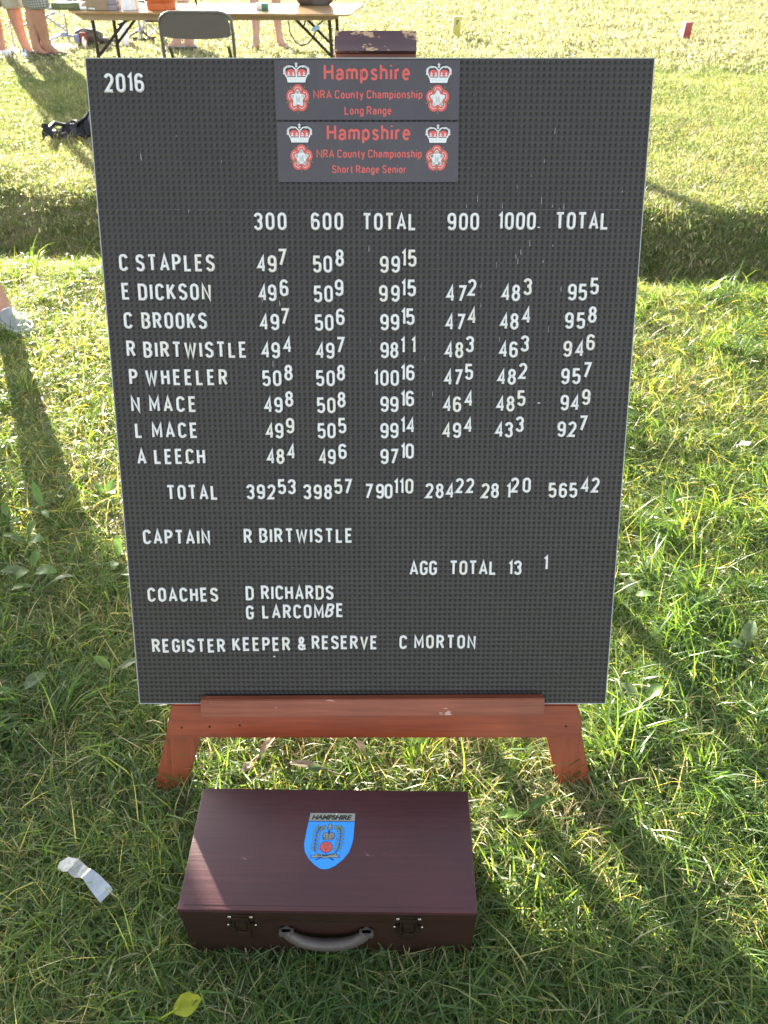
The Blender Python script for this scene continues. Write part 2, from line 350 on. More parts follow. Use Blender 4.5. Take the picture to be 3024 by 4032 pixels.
def groundmat():
    m, nt, b = newmat('field_soil_and_turf')
    ge = nt.nodes.new('ShaderNodeNewGeometry')
    def nz(s, d=6, r=.6, st=None):
        n = nt.nodes.new('ShaderNodeTexNoise'); n.inputs['Scale'].default_value = s; n.inputs['Detail'].default_value = d; n.inputs['Roughness'].default_value = r
        src = ge.outputs['Position']
        if st:
            mp = nt.nodes.new('ShaderNodeMapping'); mp.inputs['Scale'].default_value = st; nt.links.new(src, mp.inputs[0]); src = mp.outputs[0]
        nt.links.new(src, n.inputs['Vector']); return n
    a = ramp(nt, nz(35).outputs[0], [(.3, (.060, .065, .028)), (.7, (.12, .10, .055))])
    c = ramp(nt, nz(9, 8, .75).outputs[0], [(.32, (.20, .20, .10)), (.68, (.42, .37, .23))])
    streak = ramp(nt, nz(1.0, 6, .7, (.25, 2.2, 1)).outputs[0], [(.36, (.72, .72, .66)), (.64, (1.15, 1.15, 1.1))])
    mm = nt.nodes.new('ShaderNodeMix'); mm.data_type = 'RGBA'; mm.blend_type = 'MULTIPLY'; mm.inputs[0].default_value = 1
    nt.links.new(c.outputs[0], mm.inputs[6]); nt.links.new(streak.outputs[0], mm.inputs[7])
    sx = nt.nodes.new('ShaderNodeSeparateXYZ'); nt.links.new(ge.outputs['Position'], sx.inputs[0])
    mr = nt.nodes.new('ShaderNodeMapRange'); mr.inputs[1].default_value = 3.2; mr.inputs[2].default_value = 6.5
    nt.links.new(sx.outputs['Y'], mr.inputs[0])
    mx = nt.nodes.new('ShaderNodeMix'); mx.data_type = 'RGBA'
    nt.links.new(mr.outputs[0], mx.inputs[0]); nt.links.new(a.outputs[0], mx.inputs[6]); nt.links.new(mm.outputs[2], mx.inputs[7])
    nt.links.new(mx.outputs[2], b.inputs['Base Color']); b.inputs['Roughness'].default_value = .9; b.inputs['Specular IOR Level'].default_value = .2
    bp = nt.nodes.new('ShaderNodeBump'); bp.inputs['Strength'].default_value = .8; bp.inputs['Distance'].default_value = .02
    nt.links.new(nz(28, 8, .7).outputs[0], bp.inputs['Height']); nt.links.new(bp.outputs[0], b.inputs['Normal'])
    return m
ground = link('ground', me, groundmat()); tag(ground, 'grass field crossed by a shallow ditch behind the easel', kind='structure')
ground.data.polygons.foreach_set('use_smooth', [True]*len(ground.data.polygons))

def clump(name, n, rad, lmin, lmax, wid, bend, seed, lie=.5, comb=None, tint=(0, 1), segs=3):
    r_ = np.random.RandomState(seed); V = []; F = []; T = []
    for b in range(n):
        a0 = r_.rand()*6.283; rr = rad*math.sqrt(r_.rand()); bx, by = rr*math.cos(a0), rr*math.sin(a0)
        h = r_.rand()*6.283 if comb is None else comb + r_.randn()*.7
        L = lmin+(lmax-lmin)*r_.rand()**1.4; el = R(90)-lie*(.15+.85*r_.rand())*R(75)
        bd = bend*(.3+r_.rand()); wv = wid*(.6+.8*r_.rand()); t_ = tint[0]+(tint[1]-tint[0])*r_.rand()
        side = np.array([-math.sin(h), math.cos(h), 0]); tw = r_.randn()*.7
        side = side*math.cos(tw)+np.array([0, 0, 1])*math.sin(tw)*.6
        p = np.array([bx, by, -.006]); n0 = len(V); hh = h
        for s in range(segs+1):
            wd = wv*(1-(s/segs)**1.6)*.5
            if s < segs: V += [p-side*wd, p+side*wd]; T += [t_, t_]
            else: V.append(p.copy()); T.append(t_)
            d = np.array([math.cos(el)*math.cos(hh), math.cos(el)*math.sin(hh), math.sin(el)])
            p = p+d*L/segs; el -= bd*1.25/segs*2; hh += r_.randn()*.15
            if p[2] < .004: p[2] = .004+.004*r_.rand(); el = max(el, .02)
        for s in range(segs-1): q = n0+2*s; F += [[q, q+1, q+3, q+2]]
        q = n0+2*(segs-1); F += [[q, q+1, q+2]]
    me = bpy.data.meshes.new(name); me.from_pydata([tuple(v) for v in V], [], F)
    at = me.attributes.new('tint', 'FLOAT', 'POINT'); at.data.foreach_set('value', np.array(T, dtype=np.float32))
    for p_ in me.polygons: p_.use_smooth = True
    return me
def scatter(name, clumpme, mtl, attr, seed, smin, smax, label, tilt=.15, mult=1.0, rz=None):
    o = link(name, clumpme, mtl); tag(o, label, kind='stuff')
    ng = bpy.data.node_groups.new('scatter_'+name, 'GeometryNodeTree')
    ng.interface.new_socket('Geometry', in_out='INPUT', socket_type='NodeSocketGeometry')
    ng.interface.new_socket('Geometry', in_out='OUTPUT', socket_type='NodeSocketGeometry')
    N = ng.nodes.new; Lk = ng.links.new
    gi = N('NodeGroupInput'); go = N('NodeGroupOutput')
    oi = N('GeometryNodeObjectInfo'); oi.transform_space = 'ORIGINAL'; oi.inputs['Object'].default_value = ground
    na = N('GeometryNodeInputNamedAttribute'); na.data_type = 'FLOAT'; na.inputs['Name'].default_value = attr
    ml = N('ShaderNodeMath'); ml.operation = 'MULTIPLY'; ml.inputs[1].default_value = mult; Lk(na.outputs['Attribute'], ml.inputs[0])
    dp = N('GeometryNodeDistributePointsOnFaces'); dp.distribute_method = 'RANDOM'; dp.inputs['Seed'].default_value = seed
    Lk(oi.outputs['Geometry'], dp.inputs['Mesh']); Lk(ml.outputs[0], dp.inputs['Density'])
    rv = N('FunctionNodeRandomValue'); rv.data_type = 'FLOAT_VECTOR'; rv.inputs['Seed'].default_value = seed+1
    z0, z1 = rz or (0, 6.283)
    rv.inputs['Min'].default_value = (-tilt, -tilt, z0); rv.inputs['Max'].default_value = (tilt, tilt, z1)
    rsn = N('FunctionNodeRandomValue'); rsn.data_type = 'FLOAT'; rsn.inputs['Seed'].default_value = seed+2
    rsn.inputs[2].default_value = smin; rsn.inputs[3].default_value = smax
    ip = N('GeometryNodeInstanceOnPoints')
    Lk(dp.outputs['Points'], ip.inputs['Points']); Lk(gi.outputs[0], ip.inputs['Instance'])
    Lk(rv.outputs[0], ip.inputs['Rotation']); Lk(rsn.outputs[1], ip.inputs['Scale']); Lk(ip.outputs[0], go.inputs[0])
    md = o.modifiers.new('scatter', 'NODES'); md.node_group = ng
    return o
for k in range(3):
    scatter('long_grass', clump('long_grass', 26, .05, .05, .15, .0036, 1.1, 10+k, .75), G_LONG, 'd_long', 11+k, .55, 1.15, 'long tangled grass growing round the easel and the case', mult=.40)
for k in range(3):
    scatter('short_grass', clump('short_grass', 34, (.055), .02, .065, .0035, .9, 20+k, .8), G_LONG if k else G_TURF, 'd_short', 31+k, .7, 1.25, 'short green grass covering the near field', mult=.42)
for k in range(2):
    scatter('meadow_turf', clump('meadow_turf', 44, .08, .02, .055, .0055, .8, 30+k, .75), G_TURF, 'd_turf', 41+k, .7, 1.4, 'mown yellow green turf beyond the ditch', mult=.5)
scatter('distant_turf', clump('distant_turf', 90, .26, .03, .075, .013, .8, 40, .75), G_FAR, 'd_far', 51, .7, 1.3, 'sunlit far turf of the shooting ground')
for k in range(2):
    scatter('dry_grass', clump('dry_grass', 14, .07, .04, .12, .0024, .8, 50+k, 1.1), G_DRY, 'd_dry', 61+k, .6, 1.2, 'pale dead grass stems lying in the turf', mult=.5)
for k in range(2):
    scatter('coarse_tufts', clump('coarse_tufts', 44, .045, .10, .24, .0060, 1.25, 70+k, .62, comb=0.0, tint=(.15, .75), segs=4), G_LONG, 'd_tuft', 81+k, .5, 1.0, 'coarse combed tufts of longer grass in the near field', mult=.5)

# ------------------------------------------------------------------ letter board (local frame: x right, y up the board, z out of its face)
BUP = Vector((0, .4236, .9058)); BN = Vector((0, -.9058, .4236))
BO = Vector((0, .848, 0))
board = empty('letter_board'); board.matrix_world = Matrix(((1, BUP.x, BN.x, BO.x), (0, BUP.y, BN.y, BO.y), (0, BUP.z, BN.z, BO.z), (0, 0, 0, 1)))
tag(board, 'black perforated letter board of white letters with two printed header plates, standing on the easel', 'letter board')
S0 = .1985; S1 = 1.3365; BX0 = -.4795; BX1 = .4342
PW = (BX1-BX0)/4; PH = (S1-S0)/5
m_ = MB(); m_.box((BX0-.0014, S0-.0014, -.014), (BX1+.0014, S1+.0014, -.0033)); m_.build('backing_sheet', M['backing'], board)
for (a, b) in (((BX0-.0016, S0-.0016, -.0033), (BX0-.0004, S1+.0016, .0006)), ((BX1+.0004, S0-.0016, -.0033), (BX1+.0016, S1+.0016, .0006)),
               ((BX0-.0004, S1+.0004, -.0033), (BX1+.0004, S1+.0016, .0006)), ((BX0-.0004, S0-.0016, -.0033), (BX1+.0004, S0-.0004, .0006))):
    m_ = MB(); m_.box(a, b); m_.build('edge_strip', M['backing'], board)
def perf_panel():
    N = 24; dx = (PW-.0006)/N; dy = (PH-.0006)/N; r = .00180; K = 8
    cell_v = []; 
    outer = [(1,0),(1,1),(0,1),(-1,1),(-1,0),(-1,-1),(0,-1),(1,-1)]
    base = [(ox*dx/2, oy*dy/2, 0) for ox, oy in outer] + [(r*math.cos(k*math.pi/4), r*math.sin(k*math.pi/4), 0) for k in range(K)] \
         + [(r*math.cos(k*math.pi/4), r*math.sin(k*math.pi/4), -.0013) for k in range(K)]
    base = np.array(base)
    f = []
    for k in range(K):
        k2 = (k+1) % K; f.append((k, k2, 8+k2, 8+k)); f.append((8+k, 8+k2, 16+k2, 16+k))
    f += [(16, 17, 18, 19), (19, 20, 21, 16), (21, 22, 23, 16)]
    f = np.array(f)
    cs = [((i+.5)*dx, (j+.5)*dy) for j in range(N) for i in range(N)]
    co = np.concatenate([base+np.array([cx, cy, 0]) for cx, cy in cs]); q = np.concatenate([f+24*i for i in range(len(cs))])
    me = fastmesh('panel', co, q)
    mi = np.zeros(len(me.polygons), dtype=np.int32); per = len(f)
    if len(mi) == per*len(cs):
        t = np.arange(len(mi)) % per; mi[(t >= 16)] = 1; me.polygons.foreach_set('material_index', mi)
    me.materials.append(M['board']); me.materials.append(M['hole'])
    me.update(); return me
pme = perf_panel()
for j in range(5):
    for i in range(4):
        o = link('panel', pme, None, board); o.location = (BX0+i*PW+.0003, S0+j*PH+.0003, rnd.uniform(-.0001, .0001))

# ---- push-in letters: strokes swept with a rounded ridge
def arc(cx, cy, rx, ry, a0, a1, n=7): return [(cx+rx*math.cos(R(a0+(a1-a0)*i/(n-1))), cy+ry*math.sin(R(a0+(a1-a0)*i/(n-1)))) for i in range(n)]
W_ = .40; r_ = W_/2
top = lambda a0, a1, n=7: arc(r_, .78, r_, .22, a0, a1, n)
bot = lambda a0, a1, n=7: arc(r_, .22, r_, .22, a0, a1, n)
GL = {
 'A': (.46, [[(0, 0), (.23, 1), (.46, 0)], [(.09, .28), (.37, .28)]]),
 'B': (.42, [[(0, 0), (0, 1), (.2, 1)]+arc(.2, .77, .2, .23, 90, -90, 6)+[(0, .54)], [(0, .54), (.2, .54)]+arc(.2, .27, .22, .27, 90, -90, 6)+[(0, 0)]]),
 'C': (W_, [top(5, 180, 8)+bot(180, 355, 8)]),
 'D': (.42, [[(0, 0), (0, 1), (.18, 1)]+arc(.2, .76, .22, .24, 90, 0, 5)+arc(.2, .24, .22, .24, 0, -90, 5)+[(0, 0)]]),
 'E': (.36, [[(.36, 1), (0, 1), (0, 0), (.36, 0)], [(0, .53), (.31, .53)]]),
 'G': (W_, [top(5, 180, 8)+bot(180, 360, 8)+[(W_, .45), (.23, .45)]]),
 'H': (W_, [[(0, 0), (0, 1)], [(W_, 0), (W_, 1)], [(0, .52), (W_, .52)]]),
 'I': (.0, [[(0, 0), (0, 1)]]),
 'K': (.42, [[(0, 0), (0, 1)], [(.40, 1), (.02, .38)], [(.14, .56), (.42, 0)]]),
 'L': (.35, [[(0, 1), (0, 0), (.35, 0)]]),
 'M': (.54, [[(0, 0), (0, 1), (.27, .25), (.54, 1), (.54, 0)]]),
 'N': (.44, [[(0, 0), (0, 1), (.44, 0), (.44, 1)]]),
 'O': (W_, [top(0, 180)+bot(180, 360)+[(W_, .78)]]),
 'P': (.40, [[(0, 0), (0, 1), (.2, 1)]+arc(.2, .74, .2, .26, 90, -90, 7)+[(0, .48)]]),
 'R': (.42, [[(0, 0), (0, 1), (.2, 1)]+arc(.2, .75, .2, .25, 90, -90, 7)+[(0, .5)], [(.2, .5), (.42, 0)]]),
 'S': (W_, [top(10, 180, 7)+[(.03, .62), (.2, .52), (.37, .40)]+bot(20, -170, 8)]),
 'T': (.44, [[(0, 1), (.44, 1)], [(.22, 1), (.22, 0)]]),
 'V': (.44, [[(0, 1), (.22, 0), (.44, 1)]]),
 'W': (.66, [[(0, 1), (.165, 0), (.33, .85), (.495, 0), (.66, 1)]]),
 '&': (.44, [[(.44, 0), (.07, .66)]+arc(.19, .80, .13, .20, 210, -30, 7)+[(.24, .58), (.06, .38)]+arc(.18, .2, .18, .2, 160, 330, 7)+[(.42, .42)]]),
 '0': (W_, [top(0, 180)+bot(180, 360)+[(W_, .78)]]),
 '1': (.13, [[(0, .82), (.13, 1), (.13, 0)]]),
 '2': (W_, [top(170, 0, 7)+[(W_, .70), (.36, .55), (.0, 0), (W_, 0)]]),
 '3': (W_, [top(170, -5, 7)+[(.36, .62), (.24, .54), (.17, .54)], [(.24, .54), (.36, .46)]+bot(25, -170, 8)]),
 '4': (.42, [[(.31, 0), (.31, 1), (0, .28), (.42, .28)]]),
 '5': (W_, [[(.38, 1), (.03, 1), (.01, .55)]+arc(r_, .46, r_, .14, 150, 20, 4)+bot(0, -170, 7)]),
 '6': (W_, [top(15, 180, 6)+bot(180, 360, 7)+[(W_, .40)]+arc(r_, .40, r_, .18, 0, 180, 6)]),
 '7': (W_, [[(0, 1), (W_, 1), (.10, 0)]]),
 '8': (W_, [arc(r_, .77, .175, .23, 0, 360, 12), arc(r_, .27, r_, .27, 0, 360, 12)]),
 '9': (W_, [bot(195, 360, 6)+top(0, 180, 7)+[(0, .60)]+arc(r_, .60, r_, .18, 180, 360, 6)]),
 '.': (.0, [[(0, -.02), (0, .04)]]),
}
CAP = .0285; SWD = .168*CAP; HGT = .0034
def sweep(paths, wd, hgt, sc_, ext=True):
    prof = [(-1, 0), (-.92, .62), (-.45, .95), (.45, .95), (.92, .62), (1, 0)]; b = MB()
    for pth in paths:
        pts = [Vector((p[0]*sc_, p[1]*sc_)) for p in pth]
        q = [pts[0]]
        for p in pts[1:]:
            if (p-q[-1]).length > 1e-5: q.append(p)
        pts = q; closed = len(pts) > 3 and (pts[0]-pts[-1]).length < 1e-4
        if closed: pts = pts[:-1]
        n = len(pts); rg = []
        for i in range(n):
            pr = pts[i-1] if (i > 0 or closed) else None; nx_ = pts[(i+1) % n] if (i < n-1 or closed) else None
            d1 = (pts[i]-pr).normalized() if pr is not None else None; d2 = (nx_-pts[i]).normalized() if nx_ is not None else None
            if d1 is None: d1 = d2
            if d2 is None: d2 = d1
            n1_ = Vector((-d1.y, d1.x)); n2_ = Vector((-d2.y, d2.x)); nn = (n1_+n2_)
            if nn.length < .2: nn = n1_
            nn.normalize(); k = 1/max(.45, nn.dot(n1_)); c = pts[i]
            rg.append([(c.x+nn.x*wd/2*k*u, c.y+nn.y*wd/2*k*u, hgt*z_) for u, z_ in prof])
        if closed: rg.append(rg[0])
        # 'rings' closes the underside too
        b.rings(rg, caps=not closed)
    return b
gm = {}; GX = 1.10
def glyph(ch, it=False, cream=False):
    key = (ch, it, cream)
    if key not in gm:
        w0, paths = GL[ch]; k = CAP-SWD
        ps = [[((x*GX+(y*.22 if it else 0)), y) for x, y in p] for p in paths]
        ps = [[(x+SWD/2/k, y+SWD/2/k) for x, y in p] for p in ps]
        gm[key] = sweep(ps, SWD, HGT, k).mesh('glyph', 40)
        gm[key].materials.append(M['letter_old'] if cream else M['letter'])
    return gm[key]
def gw(ch): return GL[ch][0]*GX*(CAP-SWD)+SWD
RUNS=[("2016",-452.4,-388.5,1287.0),("300",-219.8,-164.2,1076.1),("600",-123.3,-68.5,1075.9),("TOTAL",-36.7,54.9,1075.5),("900",106.8,160.5,1075.5),("1000",192.1,255.7,1076.7),(".",259.1,263.1,1077.9),("TOTAL",288.3,378.6,1076.7),("C",-453.0,-435.9,1010.1),("STAPLES",-423.4,-288.8,1009.4),("49",-216.8,-183.3,1008.1),("7",-180.9,-166.0,1018.1),("50",-121.8,-88.2,1007.4),("8",-83.1,-67.9,1017.4),("99",-7.3,27.3,1007.0),("15",29.5,55.5,1016.9),("E",-452.2,-435.8,962.5),("DICKSON",-423.2,-297.7,961.7),("49",-215.9,-184.9,959.9),("6",-179.9,-163.8,968.6),("50",-121.5,-87.7,958.4),("9",-83.8,-70.4,968.6),("9",-8.0,6.0,959.1),("9",12.7,26.3,959.1),("15",29.1,55.1,968.0),("47",106.9,141.7,959.1),("2",143.1,158.9,968.9),("48",202.0,234.6,960.0),("3",238.6,254.8,970.1),("95",316.1,349.4,961.2),("5",353.5,369.3,971.3),("C",-452.4,-435.7,914.2),("BROOKS",-421.0,-307.2,913.7),("49",-215.9,-181.8,911.3),("7",-179.6,-164.7,920.9),("50",-120.7,-87.4,910.3),("6",-83.0,-68.6,920.1),("99",-6.8,26.8,911.0),("15",29.4,53.3,920.3),("47",106.2,140.7,911.6),("4",144.9,160.9,921.9),("48",201.2,234.1,912.5),("4",239.1,255.4,922.8),("95",314.0,349.2,913.8),("8",353.3,368.6,924.0),("R",-452.1,-434.1,866.1),("BIRTWISTLE",-421.6,-239.8,864.5),("49",-215.1,-182.0,863.5),("4",-176.3,-160.8,872.9),("49",-119.6,-86.8,862.9),("7",-84.0,-68.9,872.7),("98",-6.5,25.5,863.6),("1",29.6,35.7,872.4),("1",48.3,54.4,872.4),("48",106.1,139.4,863.6),("3",143.0,156.8,873.7),("46",201.3,234.5,864.5),("3",238.3,253.4,875.0),("94",313.5,350.6,866.1),("6",353.8,368.3,876.9),("P",-451.4,-433.8,817.4),("WHEELER",-421.6,-276.5,816.8),("50",-215.6,-181.1,815.2),("8",-176.0,-161.1,824.6),("50",-120.6,-86.7,814.9),("8",-83.3,-69.0,824.6),("100",-18.3,26.7,815.5),("16",29.2,54.2,824.8),("47",105.7,138.9,816.8),("5",142.6,157.2,826.1),("48",199.7,233.3,817.4),("2",236.7,252.3,827.7),("95",312.3,347.1,818.7),("7",349.7,365.9,829.0),("N",-452.5,-432.5,769.7),("MACE",-418.3,-334.1,769.7),("49",-213.8,-180.5,768.1),("8",-176.0,-161.0,778.7),("50",-119.8,-86.1,767.3),("8",-83.2,-68.2,777.4),("99",-6.9,25.9,769.4),("16",29.4,53.7,779.2),("46",105.0,137.8,769.4),("4",143.1,158.5,779.2),("48",199.8,232.9,770.0),("5",237.1,251.2,779.8),(".",273.6,277.6,783.4),("94",313.9,348.3,772.0),("9",351.6,366.7,782.1),("L",-448.5,-432.0,722.7),("MACE",-417.1,-334.4,722.7),("49",-212.8,-180.6,721.9),("9",-176.1,-161.0,731.0),("50",-119.9,-86.8,721.9),("5",-82.5,-67.4,731.3),("99",-7.0,26.1,722.2),("14",29.7,55.8,732.1),("49",104.8,138.6,722.8),("4",143.3,159.2,732.5),("43",199.1,231.5,723.8),("3",235.7,250.6,733.8),("92",310.9,345.2,724.8),("7",347.9,365.4,735.1),("A",-447.5,-430.3,675.2),("LEE",-416.4,-364.1,675.2),(".",-361.0,-357.1,676.3),("CH",-359.1,-323.8,675.2),("48",-212.6,-180.1,675.2),("4",-175.4,-159.5,684.5),("49",-118.1,-87.5,674.9),("6",-82.6,-67.4,684.5),("97",-7.0,26.3,675.2),("10",29.9,54.3,685.0),("TOTAL",-398.7,-303.7,608.7),("392",-252.2,-198.7,609.6),("53",-194.2,-161.3,619.4),("398",-148.1,-95.0,609.6),("57",-91.2,-58.0,619.7),("7",-35.5,-20.3,610.9),("90",-15.2,15.8,610.9),("110",17.5,53.9,620.2),("284",75.5,128.8,611.6),("22",130.3,165.0,621.2),("28",177.7,210.8,611.9),("1",224.9,230.7,611.9),("20",231.3,268.3,622.3),("565",300.8,354.1,612.6),("42",359.9,393.9,622.3),("CAPTAIN",-447.8,-322.8,523.8),("R",-260.9,-245.2,525.7),("BIRTWISTLE",-232.0,-57.9,526.7),("COACHES",-447.7,-314.0,410.2),("D",-262.0,-246.7,413.3),("RICHARDS",-232.9,-95.4,414.6),("G",-263.4,-247.6,374.4),("LARCOM",-232.1,-114.7,376.4),("/B",-114.7,-97.0,378.5),("E",-91.2,-77.0,379.2),("REGISTER",-447.0,-305.7,306.3),("KEEPER",-292.3,-180.4,309.5),("&",-167.3,-149.1,310.9),("RESERVE",-139.3,-12.5,313.0),(".",-214.0,-210.1,295.8),("C",29.6,44.2,313.7),("MORTON",57.9,176.5,314.4),("AGG",47.9,99.6,463.4),("TOTAL",122.4,211.2,464.0),("13",233.4,258.7,464.0),("1",300.1,306.7,473.7)]
def put_run(s, x0, x1, y):
    x0 /= 1000; x1 /= 1000; y /= 1000; it = s.startswith('/'); s = s.lstrip('/')
    tot = sum(gw(c) for c in s); gap = 0 if len(s) == 1 else (x1-x0-tot)/(len(s)-1)
    x = x0 if len(s) > 1 else (x0+x1)/2-tot/2
    if gap < .0003 and len(s) > 1:
        k = (x1-x0)/(tot+.0012*(len(s)-1)); gap = .0012*k
    else: k = 1
    for c in s:
        cream = rnd.random() < .16
        nm = 'digit' if c.isdigit() else ('peg' if c == '.' else 'letter')
        o = link(nm, glyph(c, it, cream), None, board)
        o.location = (x, y+rnd.uniform(-.0002, .0002), .0002); o.rotation_euler = (0, 0, R(rnd.uniform(-.7, .7))); o.scale = (k, 1, 1)
        x += gw(c)*k+gap
for s_, a_, b_, y_ in RUNS: put_run(s_, a_, b_, y_)

# ---- header plates
class Decal:
    """flat print: polygons of several inks stacked in thin layers"""
    def __init__(s, cx, cy, sx, sy, z0, dz=.00012): s.b = MB(); s.m = []; s.t = (cx, cy, sx, sy); s.z = z0; s.dz = dz; s.L = 0
    def ink(s, m):
        if m not in s.m: s.m.append(m)
        s.b.cur = s.m.index(m); s.L += 1
    def P(s, x, y): cx, cy, sx, sy = s.t; return (cx+x*sx, cy+y*sy, s.z+s.L*s.dz)
    def poly(s, pts): s.b.add([s.P(x, y) for x, y in pts], [list(range(len(pts)))])
    def disc(s, x, y, rx, ry=None, n=14, rot=0): 
        ry = ry or rx; s.poly([(x+rx*math.cos(2*math.pi*k/n)*math.cos(rot)-ry*math.sin(2*math.pi*k/n)*math.sin(rot), y+rx*math.cos(2*math.pi*k/n)*math.sin(rot)+ry*math.sin(2*math.pi*k/n)*math.cos(rot)) for k in range(n)])
    def line(s, pts, w):
        v = []; n = len(pts)
        for i, (x, y) in enumerate(pts):
            a = pts[max(0, i-1)]; b = pts[min(n-1, i+1)]; dx, dy = b[0]-a[0], b[1]-a[1]; l = math.hypot(dx, dy) or 1
            v += [s.P(x-dy/l*w/2, y+dx/l*w/2), s.P(x+dy/l*w/2, y-dx/l*w/2)]
        s.b.add(v, [(2*i, 2*i+1, 2*i+3, 2*i+2) for i in range(n-1)])
    def build(s, name, parent):
        me = s.b.mesh(name, 0, False)
        bm = bmesh.new(); bm.from_mesh(me)
        for f in bm.faces:
            if f.normal.z < 0: f.normal_flip()
        bm.to_mesh(me); bm.free()
        o = link(name, me, None, parent)
        for m in s.m: me.materials.append(m)
        return o
def crown(d):
    # unit box: x -1..1, y 0..1.55
    d.ink(M['p_black']); d.poly([(-.78, -.05), (.78, -.05), (.86, .62), (1.04, .95), (.9, 1.3), (.5, 1.5), (.2, 1.45), (0, 1.62), (-.2, 1.45), (-.5, 1.5), (-.9, 1.3), (-1.04, .95), (-.86, .62)])
    d.ink(M['p_red'])
    for s in (-1, 1): d.poly([(s*.05, .5), (s*.74, .5), (s*.84, .85), (s*.62, 1.05), (s*.35, 1.08), (s*.06, .92)])
    d.ink(M['p_white']); d.poly([(-.70, 0), (.70, 0), (.80, .44), (-.80, .44)])
    for s in (-1, 1):
        d.line([(s*.78, .44), (s*.93, .8), (s*.9, 1.1), (s*.62, 1.33), (s*.3, 1.28), (s*.06, 1.05), (0, .8)], .11)
        for k in range(8):
            t = k/7; d.disc(s*(.99-.02*math.sin(t*3)-.78*max(0, t-.35)**1.1), .72+.62*min(1, t*1.35)+.08*math.sin(t*5), .075, .075, 8)
        for c in (.24, .6):
            d.line([(s*(c-.12), .52), (s*c, .66), (s*(c+.12), .52)], .07); d.line([(s*c, .5), (s*c, .86)], .06); d.line([(s*(c-.1), .74), (s*(c+.1), .74)], .05)
    d.disc(0, 1.3, .10); d.line([(0, 1.3), (0, 1.6)], .09); d.line([(-.12, 1.48), (.12, 1.48)], .08); d.line([(0, .44), (0, 1.0)], .10)
def rose(d):
    # unit: radius about 1, y stretched by the caller
    d.ink(M['p_olive'])
    for k in range(5):
        a = R(90+36+72*k); d.poly([(.55*math.cos(a-.12), .55*math.sin(a-.12)), (1.06*math.cos(a), 1.06*math.sin(a)), (.55*math.cos(a+.12), .55*math.sin(a+.12))])
    d.ink(M['p_red']); pts = []
    for k in range(60):
        a = R(90)+2*math.pi*k/60; q = abs(math.cos(2.5*(a-R(90)))); pts.append(((.70+.27*q**.5)*math.cos(a), (.70+.27*q**.5)*math.sin(a)))
    d.poly(pts)
    d.ink(M['p_white'])
    for k in range(5):
        a = R(90+72*k); d.line([(.78*math.cos(a+t), .78*math.sin(a+t)) if abs(t) < .3 else (.66*math.cos(a+t), .66*math.sin(a+t)) for t in (-.46, -.36, -.2, 0, .2, .36, .46)], .035)
    d.ink(M['p_olive'])
    for k in range(5):
        a = R(90+36+72*k); d.line([(.42*math.cos(a), .42*math.sin(a)), (1.04*math.cos(a), 1.04*math.sin(a))], .07)
    d.ink(M['p_white']); pts = []
    for k in range(10):
        a = R(90+36*k); rr = .66 if k % 2 == 0 else .40; pts.append((rr*math.cos(a), rr*math.sin(a)))
    d.poly(pts)
    for k in range(5):
        a = R(90+72*k); d.disc(.46*math.cos(a), .46*math.sin(a), .16, .16, 8)
    d.ink(M['p_black'])
    for k in range(5): d.line([(-.14+.07*k, -.22-.05*(k % 2)), (-.12+.07*k, .22-.1*(k % 3))], .018)
def text_mesh(s, capw, caph, bold=.02, shear=0.0, name='lettering', body=None):
    """built-in font, fitted to a box of width capw and cap height caph"""
    cu = bpy.data.curves.new(name, 'FONT'); cu.body = s; cu.size = 1; cu.offset = bold; cu.shear = shear; cu.resolution_u = 3; cu.space_character = .97
    o = bpy.data.objects.new(name, cu); C.objects.link(o); dg = bpy.context.evaluated_depsgraph_get(); dg.update()
    me = bpy.data.meshes.new_from_object(o.evaluated_get(dg)); 
    bpy.data.objects.remove(o); 
    co = np.zeros(len(me.vertices)*3); me.vertices.foreach_get('co', co); co = co.reshape(-1, 3)
    x0, x1 = co[:, 0].min(), co[:, 0].max()
    cap_top = co[co[:, 0] < x0+.25*(x1-x0)/max(1, len(s))*2][:, 1].max()
    co[:, 0] = (co[:, 0]-x0)*capw/(x1-x0); co[:, 1] = co[:, 1]*caph/cap_top
    me.vertices.foreach_set('co', co.ravel()); me.update(); return me
SG = {k: (GL[k][0]*1.28, [[(x*1.28, y) for x, y in q] for q in GL[k][1]]) for k in 'HRACLS'}
SG['N'] = (.66, [[(0, 0), (0, 1), (.66, 0), (.66, 1)]])
def _ar(cx, cy, rx, ry, a, b, n=8): return arc(cx, cy, rx, ry, a, b, n)
